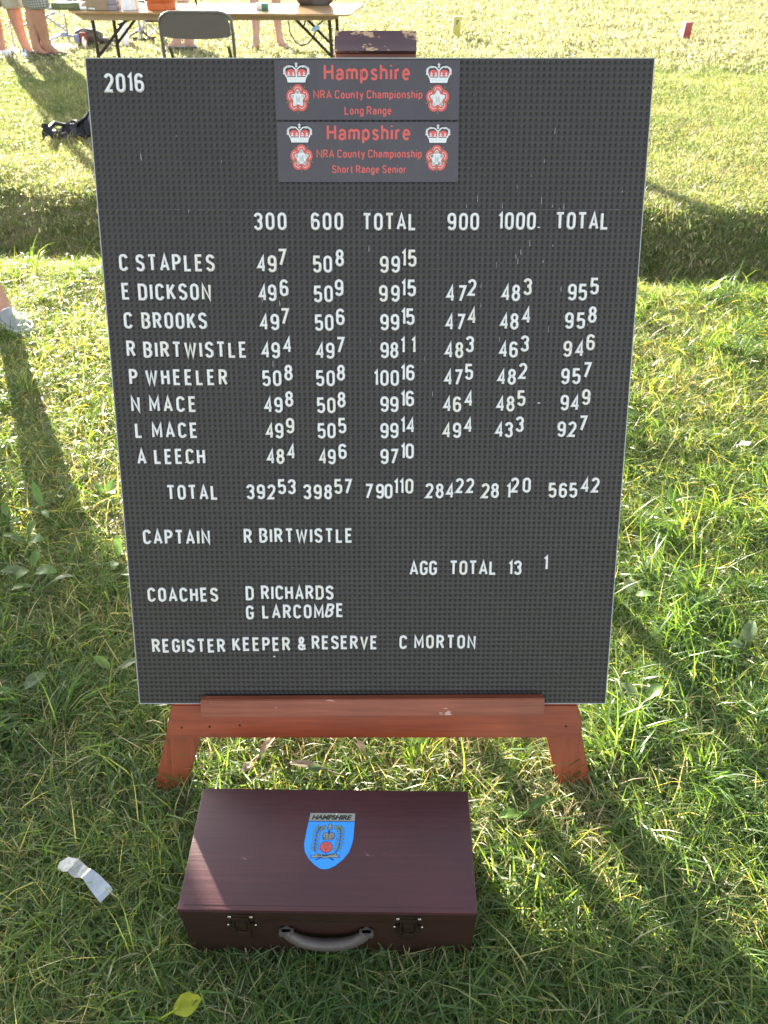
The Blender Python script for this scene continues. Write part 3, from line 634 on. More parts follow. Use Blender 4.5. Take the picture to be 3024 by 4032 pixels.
SG.update({
 'a': (.40, [_ar(.20, .46, .19, .22, 165, 0, 6)+[(.39, .0)], [(.39, .37), (.2, .36)]+_ar(.15, .18, .15, .18, 90, 270, 6)+[(.28, .03), (.39, .16)]]),
 'm': (.66, [[(0, 0), (0, .68)], [(0, .42)]+_ar(.165, .47, .165, .21, 180, 0, 7)+[(.33, 0)], [(.33, .42)]+_ar(.495, .47, .165, .21, 180, 0, 7)+[(.66, 0)]]),
 'n': (.38, [[(0, 0), (0, .68)], [(0, .42)]+_ar(.19, .46, .19, .22, 180, 0, 7)+[(.38, 0)]]),
 'h': (.38, [[(0, 0), (0, 1)], [(0, .42)]+_ar(.19, .46, .19, .22, 180, 0, 7)+[(.38, 0)]]),
 'u': (.38, [[(.38, 0), (.38, .68)], [(0, .68)]+_ar(.19, .22, .19, .22, 180, 360, 7)]),
 'p': (.40, [[(0, -.28), (0, .68)], _ar(.20, .34, .20, .34, 180, -180, 15)]),
 'g': (.40, [[(.40, .68), (.40, -.06)]+_ar(.20, -.08, .20, .20, 0, -165, 7), _ar(.20, .34, .20, .34, 0, 360, 15)]),
 's': (.34, [_ar(.17, .52, .16, .16, 15, 180, 6)+[(.06, .42), (.17, .35), (.28, .28)]+_ar(.17, .17, .165, .17, 20, -165, 7)]),
 'i': (.0, [[(0, 0), (0, .68)], [(0, .91), (0, 1.0)]]),
 'r': (.22, [[(0, 0), (0, .68)], [(0, .40)]+_ar(.18, .46, .18, .21, 170, 75, 4)]),
 'e': (.40, [[(.02, .36), (.39, .36)]+_ar(.20, .34, .20, .34, 8, 315, 12)]),
 'o': (.41, [_ar(.205, .34, .205, .34, 0, 360, 15)]),
 't': (.24, [[(.11, .92), (.11, .15), (.15, .02), (.25, 0)], [(0, .66), (.25, .66)]]),
 'y': (.38, [[(0, .68), (.19, .03)], [(.38, .68), (.17, -.16), (.11, -.26), (0, -.26)]]),
})
def plate_text(s, capw, caph, thick=.0004):
    sw = .175; gap = .13; k = caph/(1+sw); b = MB(); x = 0; ps = []
    for c in s:
        if c == ' ': x += .30; continue
        w0, pp = SG[c]; ps += [[(px_+x+sw/2, py_+sw/2) for px_, py_ in q] for q in pp]; x += w0+sw+gap
    tot = x-gap; sx = capw/tot
    bb = sweep([[(px_*sx/k, py_) for px_, py_ in q] for q in ps], sw*k*.5+sw*sx*.5, thick, k)
    return bb.mesh('lettering', 0)
def zp(x, y):  # point of the enlarged photo of the plates -> board coordinates
    return (-.1765+(x-62)*(.2987/1516.), 1.3343-(y-78)*(.0863/487.))
def plate(x0, x1, y0, y1, z, crx, crL, crR, txts, lab, tx_mat):
    p = MB(); p.prism([(x0[0], y0), (x1[0], y0+.0015*0), (x1[1], y1), (x0[1], y1)], z, z+.0010); p.cur = 0
    o = p.build('header_plate', M['plate'], board, 0); o['label'] = lab
    for (cx, cy, wx, hy) in crx:
        d = Decal(cx, cy, wx, hy, z+.0011); crown(d); d.build('crown_emblem', o)
    for (cx, cy, rr) in crL:
        d = Decal(cx, cy, rr[0], rr[1], z+.0011); rose(d); d.build('rose_emblem', o)
    for (s, a, b, yt, yb) in txts:
        xa, yt_ = zp(a, yt); xb, yb_ = zp(b, yb)
        me = plate_text(s, xb-xa, yt_-yb_); t = link('lettering', me, tx_mat, o); t.location = (xa, yb_, z+.0009)
    return o
def emb(cx, top_, bot_, wx): # crown box from zoom px
    a = zp(cx-wx/2, top_); b = zp(cx+wx/2, bot_); return ((a[0]+b[0])/2, b[1], (b[0]-a[0])/2, (a[1]-b[1])/1.6)
def ros(cx, cy, wx, hy):
    a = zp(cx-wx/2, cy-hy/2); b = zp(cx+wx/2, cy+hy/2); return ((a[0]+b[0])/2, (a[1]+b[1])/2, ((b[0]-a[0])/2, (a[1]-b[1])/2))
plate((-.1765, -.1765), (.1219, .1222), 1.2466, 1.3343, .0006, [emb(240, 98, 262, 206), emb(1407, 103, 266, 200)], [ros(248, 395, 200, 242), ros(1400, 399, 200, 240)], None,
      [('Hampshire', 463, 1173, 108, 245), ('NRA County Championship', 375, 1275, 325, 396), ('Long Range', 630, 1020, 459, 531)],
      'upper dark header plate reading Long Range with red lettering', M['p_red'])
plate((-.1755, -.1757), (.1232, .1223), 1.1520, 1.2433, .0006, [emb(254, 606, 766, 200), emb(1407, 613, 769, 196)], [ros(266, 898, 196, 238), ros(1400, 903, 196, 238)], None,
      [('Hampshire', 480, 1178, 612, 748), ('NRA County Championship', 392, 1275, 825, 898), ('Short Range Senior', 520, 1145, 960, 1031)],
      'lower dark header plate reading Short Range Senior with red lettering', M['p_red'])
# scratches and chips in the black face: one part
sb = MB()
for k in range(75):
    x = rnd.triangular(-.2, .42, .3) if k % 4 else rnd.uniform(-.46, .42); y = rnd.triangular(.75, 1.3, 1.12) if k % 3 else rnd.uniform(.22, 1.3)
    l = rnd.uniform(.0015, .011) if k % 3 else .0012; wd = rnd.uniform(.00025, .0006); tl = rnd.uniform(-.0007, .0007)
    sb.add([(x, y, .00045), (x+wd, y, .00045), (x+wd*.6+tl, y+l, .00045), (x+tl, y+l, .00045)], [(0, 1, 2, 3)])
o = sb.build('scratches', M['scratch'], board, 0); o['kind'] = 'stuff'

# ------------------------------------------------------------------ easel
easel = empty('easel', (0, 0, 0), 0, 'red stained wooden easel with a chipped dark head block, holding up the letter board', 'easel')
easel.matrix_world = board.matrix_world.copy()
def rail(pts, z0, z1, name, m, bev=.002, parent=easel):
    b = MB(); b.prism(pts, z0, z1); me = b.mesh(name, 0)
    bm = bmesh.new(); bm.from_mesh(me); bmesh.ops.bevel(bm, geom=bm.edges[:], offset=bev, segments=2, affect='EDGES'); bm.to_mesh(me); bm.free(); smooth(me, 30)
    return link(name, me, m, parent)
ZB = -.0155
# front legs run from the feet up to the head block
def legp(xo0, xi0, xo1, xi1, s0, s1):
    return [(xo0, s0), (xi0, s0), (xi1, s1), (xo1, s1)]
def ext(xa, sa, xb, sb_, s): return xa+(xb-xa)*(s-sa)/(sb_-sa)
lo = lambda s: ext(-.4749, -.008, -.4208, .185, s); li = lambda s: ext(-.4090, -.008, -.3683, .121, s)*1.0
ro = lambda s: ext(.4245, .004, .3922, .148, s); ri = lambda s: ext(.3601, -.008, .3252, .124, s)
TS = 1.35
rail([(lo(.0)+.001, .0), (lo(0)+.016, -.032), (li(-.032), -.032), (li(.12), .12), (-.028, TS), (-.082, TS), (lo(.185), .185)], ZB-.024, ZB-.0035, 'leg', M['easel_leg'])
rail([(ri(-.032), -.032), (ro(0)-.016, -.032), (ro(.012)+.001, .012), (ro(.148), .148), (.052, TS), (-.002, TS), (ri(.12), .12)], ZB-.024, ZB-.0035, 'leg', M['easel_leg'])
rail([(-.4345, .1236), (.3935, .1236), (.3905, .163), (.3800, .1970), (-.4180, .1970), (-.4260, .163)], ZB-.0030, .004, 'bottom_rail', M['easel'], .003)
rail([(-.3560, .1795), (.3115, .1865*.995), (.3105, .2205), (-.3550, .2170)], .0045, .0235, 'ledge', M['ledge'], .0015)
b = MB(); b.box((-.0805, 1.3495, -.052), (.0528, 1.3800, -.006), .0035); b.build('head_block', M['head'], easel)
b = MB(); b.box((-.0790, 1.3300, -.050), (.0515, 1.3490, -.0150), .0015); b.build('head_block', M['head_brown'], easel)['label'] = 'brown lower strip of the head block'
# rear legs, hinged at the head, reach back to the ground
inv = easel.matrix_world.inverted()
for s, a in ((-1, -.055), (1, .03)):
    p0 = Vector((a, 1.3, -.045)); w1 = Vector((a+s*.30, 1.98, -.01)); p1 = inv @ w1
    b = MB(); d = (p1-p0).normalized(); sd = Vector((1, 0, 0)); t = d.cross(sd).normalized()
    vs = []
    for p in (p0, p1):
        for u, v in ((-1, -1), (1, -1), (1, 1), (-1, 1)): vs.append(p+sd*.02*u+t*.009*v)
    b.rings([vs[:4], vs[4:]]); b.build('rear_leg', M['easel_leg'], easel)
for x, y in ((-.345, .149), (.36, .150), (-.40, .147), (-.285, .152)):
    b = MB(); b.lathe([(.0001, 0), (.0026, 0), (.0022, .0006), (.0001, .0008)], (x, y, .0041), 10); b.build('screw_head', M['latch'], easel)

# ------------------------------------------------------------------ wooden case on the grass
case = empty('wooden_case', (-.090, .656, .0), R(-.7), 'dark maroon wooden case with a blue shield sticker, lying before the easel', 'case')
CW, CD, CH = .2415, .1075, .150   # half width, half depth, height
SP = .1115
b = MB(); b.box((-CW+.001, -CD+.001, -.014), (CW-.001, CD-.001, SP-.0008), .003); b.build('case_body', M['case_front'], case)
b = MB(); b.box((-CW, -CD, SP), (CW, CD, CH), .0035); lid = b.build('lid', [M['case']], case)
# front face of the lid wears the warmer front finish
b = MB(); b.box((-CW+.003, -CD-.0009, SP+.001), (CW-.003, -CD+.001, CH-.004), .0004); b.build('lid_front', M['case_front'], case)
b = MB(); b.box((-CW+.0085, -CD+.008, CH-.001), (CW-.0085, CD-.008, CH+.0007), .0006); b.build('lid_panel', M['case'], lid)
def latch(x):
    e = MB(); y = -CD-.0012
    e.box((-.021, y-.0016, SP+.006), (.021, y, SP+.029), .0006)
    e.box((-.014, y-.004, SP-.003), (.014, y-.001, SP+.020), .0012)
    e.box((-.0205, y-.0018, SP-.030), (-.010, y, SP-.004), .0005); e.box((.010, y-.0018, SP-.030), (.0205, y, SP-.004), .0005)
    e.box((-.009, y-.006, SP-.022), (.009, y-.0025, SP+.006), .0015)
    e.box((-.011, y-.0026, SP-.058), (.011, y, SP-.028), .0006)
    e.tube([(-.012, y-.005, SP+.014), (-.013, y-.007, SP-.006), (-.008, y-.008, SP-.018), (.008, y-.008, SP-.018), (.013, y-.007, SP-.006), (.012, y-.005, SP+.014)], .0013, 6)
    o = e.build('latch', M['latch'], case); o.location = (x, 0, 0)
    for rx, rz, rr in ((-.0175, SP+.021, .0034), (.0175, SP+.021, .0034), (-.0225, SP-.006, .0018), (.0225, SP-.006, .0018)):
        q = MB(); n = 10
        q.rings([[(rx+r0*math.cos(2*math.pi*k/n), y-.0016-h, rz+r0*math.sin(2*math.pi*k/n)) for k in range(n)] for r0, h in ((rr, 0), (rr*.85, .0009), (rr*.4, .0016), (.0001, .0018))])
        link('rivet', q.mesh('rivet'), M['rivet'], o)
    return o
latch(-.141); latch(.131)
# moulded handle hanging in front
hx = -.0035; prof = []
q = MB(); N = 22; rg = []
for i in range(N):
    t = i/(N-1); a = R(180+180*t); x = hx+.066*math.cos(a); z = .094+.036*math.sin(a)
    z = .094+(z-.094)*(1-.22*abs(math.cos(a))**6)
    th = .0075+.004*math.sin(math.pi*t)**.6; dp = .007+.003*math.sin(math.pi*t)
    nxv = math.cos(a); nzv = math.sin(a)
    rg.append([(x+nxv*th*c, -CD-.006-.007*math.sin(math.pi*t)+dp*s_, z+nzv*th*c) for c, s_ in [(math.cos(2*math.pi*k/10), math.sin(2*math.pi*k/10)) for k in range(10)]])
q.rings(rg); han = q.build('handle', M['handle'], case, 60)
for s in (-1, 1):
    q = MB(); q.box((hx+s*.066-.012, -CD-.012, .080), (hx+s*.066+.012, -CD-.001, .094), .003); q.build('handle_mount', M['handle'], han)
# shield sticker
def crest(parent):
    CZ = CH+.0009
    S = .0793/975.   # metres per pixel of the enlarged photo
    def w_(zx, zy): return ((zx-850)*S, -(zy-860)*S*1.18)
    ox, oy = -.0030+.0, .0140
    base = [(372, 262), (1345, 262), (1338, 450), (1322, 800), (1295, 950), (1235, 1120), (1120, 1270), (980, 1390), (850, 1455), (760, 1470), (680, 1455), (560, 1380), (430, 1250), (340, 1110), (308, 950), (325, 700), (352, 450)]
    def rectify(zx, zy):
        # undo the taper of the foreshortened view
        k = 1.0-(zy-262)*.00003; return ((zx-838)*S/k+ox, -(zy-262)*S*1.02*(1+.0000*zy)+oy+.0465)
    d = Decal(0, 0, 1, 1, CZ, .00008)
    f = lambda L: [rectify(*p) for p in L]
    d.ink(M['p_navy']); 
    cxy = (830, 860); d.poly(f([(cxy[0]+(x-cxy[0])*1.012, cxy[1]+(y-cxy[1])*1.010) for x, y in base]))
    d.ink(M['p_blue']); d.poly(f(base))
    st = d.build('shield_sticker', parent)
    k_ = Decal(0, 0, 1, 1, CZ+.0003, .00008)
    k_.ink(M['p_gold']); k_.poly(f([(376, 264), (1342, 262), (1335, 440), (360, 440)]))
    k_.ink(M['p_navy']); k_.line(f([(358, 447), (1336, 447)]), 16*S)
    k_.ink(M['p_white']); k_.poly(f([(905, 300), (935, 318), (970, 262), (945, 262)]))
    k_.build('name_band', st)
    me = text_mesh('HAMPSHIRE', 868*S, 100*S*1.02, .045, .28); t = link('lettering', me, M['p_black'], st); x, y = rectify(412, 405); t.location = (x, y, CZ+.0007)
    # wreath
    wr = Decal(0, 0, 1, 1, CZ+.0003, .00008)
    stemL = [(640, 580), (590, 620), (550, 720), (540, 850), (535, 980), (535, 1080), (560, 1120)]; stemR = [(985, 590), (1040, 630), (1062, 720), (1045, 850), (1030, 980), (1000, 1080), (960, 1120)]
    leaves = []
    for st_, sg in ((stemL, 1), (stemR, -1)):
        for k in range(9):
            t = k/8*(len(st_)-2); i = int(t); fr = t-i; px_ = st_[i][0]*(1-fr)+st_[i+1][0]*fr; py_ = st_[i][1]*(1-fr)+st_[i+1][1]*fr
            for s in (-1, 1):
                a = R(90+s*38+sg*(-12)+ (k*3)*0); lx, ly = px_+s*48, py_-22; leaves.append((lx, ly, math.atan2(38, s*34)))
    leaves += [(700, 575, R(20)), (680, 622, R(0)), (945, 600, R(175)), (990, 560, R(110))]
    wr.ink(M['p_navy'])
    for lx, ly, a in leaves: x, y = rectify(lx, ly); wr.disc(x, y, 42*S, 21*S, 10, a)
    wr.line(f(stemL), 16*S); wr.line(f(stemR), 16*S)
    wr.ink(M['p_green'])
    for lx, ly, a in leaves: x, y = rectify(lx, ly); wr.disc(x, y, 32*S, 13*S, 10, a)
    wr.build('laurel_wreath', st)
    # thimble-like bell, crown, rose, scroll
    e = Decal(0, 0, 1, 1, CZ+.0003, .00008)
    e.ink(M['p_navy']); e.poly(f([(758, 615), (785, 520), (800, 497), (845, 497), (860, 520), (875, 615), (850, 632), (790, 632)]))
    e.ink(M['p_gold']); e.poly(f([(772, 608), (798, 520), (812, 508), (838, 508), (850, 524), (860, 608), (840, 620), (795, 620)]))
    e.ink(M['p_navy']); e.line(f([(775, 598), (800, 590), (835, 590), (858, 598)]), 8*S)
    e.build('bell_motif', st)
    e = Decal(0, 0, 1, 1, CZ+.0003, .00008)
    e.ink(M['p_navy']); e.poly(f([(690, 845), (672, 770), (690, 710), (740, 690), (790, 700), (785, 660), (808, 640), (832, 660), (825, 700), (880, 690), (925, 720), (935, 770), (900, 845), (880, 860), (720, 860)]))
    e.ink(M['p_gold']); e.poly(f([(702, 800), (685, 765), (700, 722), (742, 704), (790, 715), (805, 735), (825, 715), (880, 706), (912, 728), (922, 768), (895, 805)])); e.poly(f([(706, 812), (892, 815), (884, 848), (716, 848)]))
    e.ink(M['p_black'])
    for cx in (738, 805, 868): x, y = rectify(cx, 762); e.disc(x, y, 22*S, 22*S, 5, R(18)); e.line(f([(cx-22, 832), (cx, 824), (cx+22, 832)]), 9*S)
    e.line(f([(805, 690), (800, 800)]), 8*S); e.ink(M['p_gold'])
    for cx in (738, 805, 868): x, y = rectify(cx, 762); e.disc(x, y, 11*S, 11*S, 6)
    e.build('crown_motif', st)
    x, y = rectify(768, 1010); e = Decal(x, y, S, S, CZ+.0003, .00008)
    e.ink(M['p_navy'])
    for k in range(5): a = R(-90+72*k); e.poly([(105*math.cos(a-.18), 105*math.sin(a-.18)), (152*math.cos(a), 152*math.sin(a)), (105*math.cos(a+.18), 105*math.sin(a+.18))])
    e.disc(0, 0, 132, 124, 24); e.ink(M['p_red'])
    e.poly([((116+7*abs(math.cos(2.5*(2*math.pi*k/50+.3))))*math.cos(2*math.pi*k/50), (108+7*abs(math.cos(2.5*(2*math.pi*k/50+.3))))*math.sin(2*math.pi*k/50)) for k in range(50)])
    e.ink(M['p_black']); 
    for k in range(5): a = R(54+72*k); b_ = R(126+72*k); e.line([(52*math.cos(a), 52*math.sin(a)), (52*math.cos(b_), 52*math.sin(b_))], 5); e.line([(52*math.cos(a), 52*math.sin(a)), (100*math.cos(a), 100*math.sin(a))], 5)
    e.ink(M['p_red']); e.disc(0, 0, 24, 24, 12); e.build('rose_motif', st)
    e = Decal(0, 0, 1, 1, CZ+.0005, .00008)
    e.ink(M['p_navy']); e.line(f([(570, 1280), (690, 1225), (830, 1170)]), 24*S); e.line(f([(940, 1280), (840, 1225), (700, 1170)]), 24*S)
    e.poly(f([(450, 1175), (560, 1190), (580, 1135), (630, 1150), (770, 1200), (920, 1140), (990, 1135), (1000, 1180), (1060, 1175), (1030, 1205), (1070, 1232), (910, 1228), (850, 1232), (760, 1245), (640, 1225), (500, 1240), (448, 1228), (485, 1205)]))
    e.ink(M['p_gold']); e.poly(f([(470, 1182), (560, 1198), (586, 1143), (630, 1158), (770, 1208), (920, 1148), (980, 1143), (990, 1188), (1045, 1183), (1018, 1206), (1050, 1224), (910, 1220), (850, 1224), (760, 1237), (640, 1217), (500, 1232), (468, 1222), (500, 1205)]))
    e.build('scroll_motif', st)
    for s__, xa, xb, yy_, rt in (('COM', 590, 672, 1188, -14), ('SOUTHTON', 702, 962, 1214, 9)):
        me = text_mesh(s__, (xb-xa)*S, 34*S, .03); t = link('lettering', me, M['p_black'], st); x, y = rectify(xa, yy_); t.location = (x, y, CZ+.0008); t.rotation_euler = (0, 0, R(rt))
    return st
crest(case)

# ------------------------------------------------------------------ people
def skin_obj(name, verts, edges, root, mtl, parent, sub=2):
    """one continuous surface grown round a skeleton: verts = [(x,y,z,rx,ry)]"""
    me = bpy.data.meshes.new(name); me.from_pydata([v[:3] for v in verts], edges, [])
    o = link(name, me, mtl, parent)
    md = o.modifiers.new('skin', 'SKIN'); md.use_smooth_shade = True
    layer = me.skin_vertices[0] if len(me.skin_vertices) else None
    if layer is None:
        bm = bmesh.new(); bm.from_mesh(me); bm.verts.layers.skin.verify(); bm.to_mesh(me); bm.free(); layer = me.skin_vertices[0]
    for i, v in enumerate(verts):
        layer.data[i].radius = (v[3], v[4] if len(v) > 4 else v[3]); layer.data[i].use_root = (i == root)
    s = o.modifiers.new('sub', 'SUBSURF'); s.levels = sub; s.render_levels = sub
    return o
def shoe(parent, x, y, yaw, mtl, solem, L=.285, openback=False, low=False, z0=0.0):
    ca, sa = math.cos(yaw), math.sin(yaw)
    def tr(u, v, z): return (x+v*ca+u*-sa, y+v*sa*1.0+u*ca, z+z0)   # u forward, v sideways
    prof = [(-.5, .020, .050), (-.46, .032, .078), (-.36, .036, .088), (-.2, .036, .086), (-.05, .037, .074), (.12, .042, .062), (.28, .046, .052), (.40, .042, .044), (.47, .030, .034), (.5, .012, .026)]
    b = MB(); rg = []
    for t, wd, h in prof:
        if low: h *= .7
        u = (t+.28)*L; ring = []
        for k in range(14):
            a = -math.pi/2+2*math.pi*k/14; ring.append(tr(u, wd*math.cos(a)*(1.0 if math.sin(a) < 0 else .86), .018+max(0, (h-.018)*(.5+.5*math.sin(a)))))
        rg.append(ring)
    b.rings(rg); o = b.build('shoe', mtl, parent, 60)
    b = MB(); top_ = []; n = len(prof)
    outl = [(t, wd) for t, wd, h in prof]+[(t, -wd) for t, wd, h in prof[::-1]]
    pts = [((t+.28)*L*1.02, wd*1.08) for t, wd in outl]
    b.prism([(u, v) for u, v in pts], .0, .026, lambda u, v, z: tr(u, v, z)); b.build('sole', solem, o, 40)
    if solem is M['sole']:
        for k in range(5):
            u = (.06+.065*k+.28-.28)*L+.02; hh = .092-.011*k; b = MB(); b.tube([tr(u, -.026, hh-.016), tr(u+.006, -.012, hh), tr(u+.008, .012, hh), tr(u, .026, hh-.016)], .0032, 6); b.build('lace', M['white'], o)
        for s_ in (-1, 1):
            b = MB(); b.tube([tr(-.08, s_*.030, .062), tr(-.03, s_*.036, .052), tr(.04, s_*.038, .056), tr(.10, s_*.040, .036)], .0030, 6); b.build('side_stripe', M['shoe_mid'], o)
        b = MB(); b.tube([tr(.155, -.040, .026), tr(.14, -.028, .048), tr(.135, 0, .058), tr(.14, .028, .048), tr(.155, .040, .026)], .003, 6); b.build('toe_seam', M['shoe_mid'], o)
    return o
def flipflop(parent, x, y, yaw, z0=0):
    ca, sa = math.cos(yaw), math.sin(yaw); tr = lambda u, v, z: (x-u*sa+v*ca, y+u*ca+v*sa, z+z0)
    out = [(-.07, .025), (-.05, .034), (.0, .034), (.08, .036), (.14, .042), (.18, .036), (.195, .015), (.195, -.015), (.18, -.036), (.14, -.042), (.08, -.036), (0, -.034), (-.05, -.034), (-.07, -.025)]
    b = MB(); b.prism(out, 0, .018, tr); o = b.build('sandal', M['shoe_brown'], parent)
    b = MB(); b.tube([tr(.03, .032, .015), tr(.09, .02, .055), tr(.14, 0, .02)], .005, 6); b.tube([tr(.03, -.032, .015), tr(.09, -.02, .055), tr(.14, 0, .02)], .005, 6); b.build('strap', M['bag'], o)
    return o
def person(name_label, x, y, yaw, hgt, stance, skinm, topm, bottomm, footwear, hem=.25, group=None, hips=None, lean=0.0, sleeve=True, armbend=.0, z=0.0, shoem='shoe_dark', stout=1.0):
    """stance: ((lx, ly, lyaw), (rx, ry, ryaw)) feet in world offsets from (x, y)"""
    t = empty('person', (x, y, z), 0, name_label, 'person', group); h = hgt
    cy_, sy_ = math.cos(yaw), math.sin(yaw)
    def W(v): return (v[0]*h*cy_-v[1]*h*sy_, v[0]*h*sy_+v[1]*h*cy_, v[2]*h)
    V = []; E = []
    def av(p, r, r2=None, world=False):
        q = p if world else W(p); V.append((q[0], q[1], q[2], r*h, (r2 or r)*h)); return len(V)-1
    pel = av((0, 0, .525), .082, .065)
    sp = av((0, .0+lean*.3, .61), .078, .058); ch = av((0, lean*.7, .72), .088, .062); nb = av((0, lean, .815), .036); nk = av((0, lean+.005, .845), .032)
    hb = av((0, lean+.012, .872), .040, .046); hm = av((0, lean+.014, .915), .043, .054); ht = av((0, lean+.008, .962), .036, .044)
    E += [(pel, sp), (sp, ch), (ch, nb), (nb, nk), (nk, hb), (hb, hm), (hm, ht)]
    nose = av((0, lean+.072, .905), .008); E.append((hm, nose))
    arms = []
    for s in (-1, 1):
        sh = av((s*.098, lean*.9, .79), .036); el = av((s*(.128+.02*armbend), lean*.6-.01+armbend*.02, .63), .023); wr = av((s*(.135-.05*armbend), lean*.6+.035+armbend*.12, .50+armbend*.09), .0155)
        pa = av((s*(.136-.055*armbend), lean*.6+.048+armbend*.14, .468+armbend*.10), .018, .012)
        E += [(nb, sh), (sh, el), (el, wr), (wr, pa)]
        arms.append((sh, el))
        base = (s*(.136-.055*armbend), lean*.6+.048+armbend*.14, .468+armbend*.10)
        for k in range(4):
            o_ = (k-1.5)*.0105; ln = (.034, .042, .039, .030)[k]
            f1 = av((base[0]-s*.002, base[1]+o_, base[2]-.026), .0058); f2 = av((base[0]-s*.006, base[1]+o_*1.1+.004, base[2]-.026-ln*.55), .0052); f3 = av((base[0]-s*.014, base[1]+o_*1.1+.006, base[2]-.026-ln), .0042)
            E += [(pa, f1), (f1, f2), (f2, f3)]
        th = av((base[0]-s*.004, base[1]+.024, base[2]-.004), .006); th2 = av((base[0]-s*.008, base[1]+.032, base[2]-.024), .005); E += [(pa, th), (th, th2)]
    feet = []; hipi = []
    for s, st_ in zip((-1, 1), stance):
        fx, fy, fyaw = st_[:3]; kdx = st_[3] if len(st_) > 3 else 0.0
        hip = av((s*.048, 0, .49), .058)
        hx_, hy_, hz_ = W((s*.048, 0, .49)); az = .048*h
        kx = hx_*.5+fx*.5-.02*h*math.sin(fyaw)*1.0+kdx; ky = hy_*.5+fy*.5+.02*h*math.cos(fyaw)
        th_ = av((hx_*.75+kx*.25, hy_*.75+ky*.25, .42*h), .050*stout, world=True)
        kn = av((kx, ky, .282*h), .034*stout, world=True)
        bx, by = -math.sin(fyaw), math.cos(fyaw)
        cf = av((kx*.62+fx*.38-bx*.010*h, ky*.62+fy*.38-by*.010*h, .215*h), .0355*stout, world=True)
        lc = av((kx*.3+fx*.7-bx*.004*h, ky*.3+fy*.7-by*.004*h, .125*h), .0255*stout, world=True)
        ak = av((fx, fy, .045*h), .0215*(.5+.5*stout), world=True)
        heel = av((fx-bx*.012*h, fy-by*.012*h, .018*h), .018, world=True)
        ball = av((fx+bx*.055*h, fy+by*.055*h, .017*h), .021, .013, world=True)
        toe = av((fx+bx*.092*h, fy+by*.092*h, .011*h), .017, .008, world=True)
        E += [(pel, hip), (hip, th_), (th_, kn), (kn, cf), (cf, lc), (lc, ak), (ak, heel), (ak, ball), (ball, toe)]
        feet.append((fx, fy, fyaw)); hipi.append((hip, th_, kn))
    skin_obj('body', V, E, pel, skinm, t)
    # shirt
    g = 1.13; SV = [V[i][:3]+(V[i][3]*g, V[i][4]*g) for i in (pel, sp, ch, nb)]; SE = [(0, 1), (1, 2), (2, 3)]
    for sh, el in arms:
        n = len(SV); a = Vector(V[sh][:3]); b_ = Vector(V[el][:3]); m_ = a*.35+b_*.65
        SV += [V[sh][:3]+(V[sh][3]*1.2, V[sh][4]*1.2), tuple(m_)+(.036*h, .036*h)]; SE += [(3, n), (n, n+1)]
    skin_obj('shirt', SV, SE, 0, topm, t)
    # shorts: waist, hips, then two loose legs ending at the hem
    p0 = Vector(V[pel][:3]); SV = [(p0.x, p0.y, p0.z+.05*h, .088*h, .070*h), (p0.x, p0.y, p0.z-.01*h, .092*h, .076*h)]; SE = [(0, 1)]
    for hip, th_, kn in hipi:
        n = len(SV); a = Vector(V[hip][:3]); k_ = Vector(V[kn][:3]); zt = hem*h; 
        f = (a.z-zt)/(a.z-k_.z); e_ = a.lerp(k_, f); md_ = a.lerp(k_, f*.55)
        SV += [(a.x, a.y, a.z-.01*h, .064*h*stout, .064*h*stout), (md_.x, md_.y, md_.z, .060*h*stout, .060*h*stout), (e_.x, e_.y, e_.z+.012*h, .054*h*stout, .054*h*stout), (e_.x, e_.y, e_.z, .055*h*stout, .055*h*stout)]; SE += [(1, n), (n, n+1), (n+1, n+2), (n+2, n+3)]
    skin_obj('shorts', SV, SE, 0, bottomm, t)
    # hair, ears, eyes
    hc = Vector(W((0, lean+.004, .935))); b = MB(); rg = []
    for i in range(7):
        a = R(90-i*17); rg.append([(hc.x+(.052*h*math.cos(a)*math.cos(q)), hc.y+(.064*h*math.cos(a)*math.sin(q))-.006*h, hc.z+.052*h*math.sin(a)) for q in [2*math.pi*k/14 for k in range(14)]])
    b.rings(rg); b.build('hair', M['hair'], t, 60)
    for s in (-1, 1):
        b = MB(); c = W((s*.047, lean+.005, .91)); b.lathe([(.0001, -.016*h), (.006*h, -.01*h), (.008*h, .004*h), (.0001, .016*h)], c, 8); b.build('ear', skinm, t, 60)
        b = MB(); c = W((s*.019, lean+.062, .922)); b.lathe([(.0001, -.006*h), (.005*h, -.004*h), (.005*h, .004*h), (.0001, .006*h)], c, 8); b.build('eye', M['p_white'], t, 60)
    for fx, fy, fyaw in feet:
        if footwear == 'flipflop': flipflop(t, fx, fy, fyaw)
        else: shoe(t, fx, fy, fyaw, M[shoem], M['sole'] if footwear == 'trainer' else M['shoe_dark'], L=.165*h, low=(footwear == 'low'))
    return t
zg = lambda x, y: float(H(np.array(x), np.array(y)))
a = onz(62, 196); b_ = onz(25, 205)
person('man in plain beige shorts and dark shoes, leftmost by the camp table', -4.20, 9.95, R(-150), 1.78, ((.17, .0, R(-125)), (-.10, .03, R(-160))), M['skin'], M['shirt2'], M['beige'], 'low', hem=.245, group='people standing round the trestle table', shoem='shoe_brown', stout=1.3)
person('man in patterned plaid shorts and brown shoes, beside the left end of the table', -3.76, 9.80, R(-100), 1.80, ((-.10, .03, R(-95)), (.02, .05, R(-75))), M['skin'], M['shirt3'], M['plaid'], 'low', hem=.25, group='people standing round the trestle table', shoem='shoe_brown', stout=1.35)
person('barelegged person in dark slip-on shoes, seen beneath the folding chair back', -2.31, 10.30, R(150), 1.88, ((.07, .0, R(95)), (-.07, -.03, R(100))), M['skin_pale'], M['shirt1'], M['navy'], 'low', hem=.33, group='people standing round the trestle table', shoem='shoe_mid')
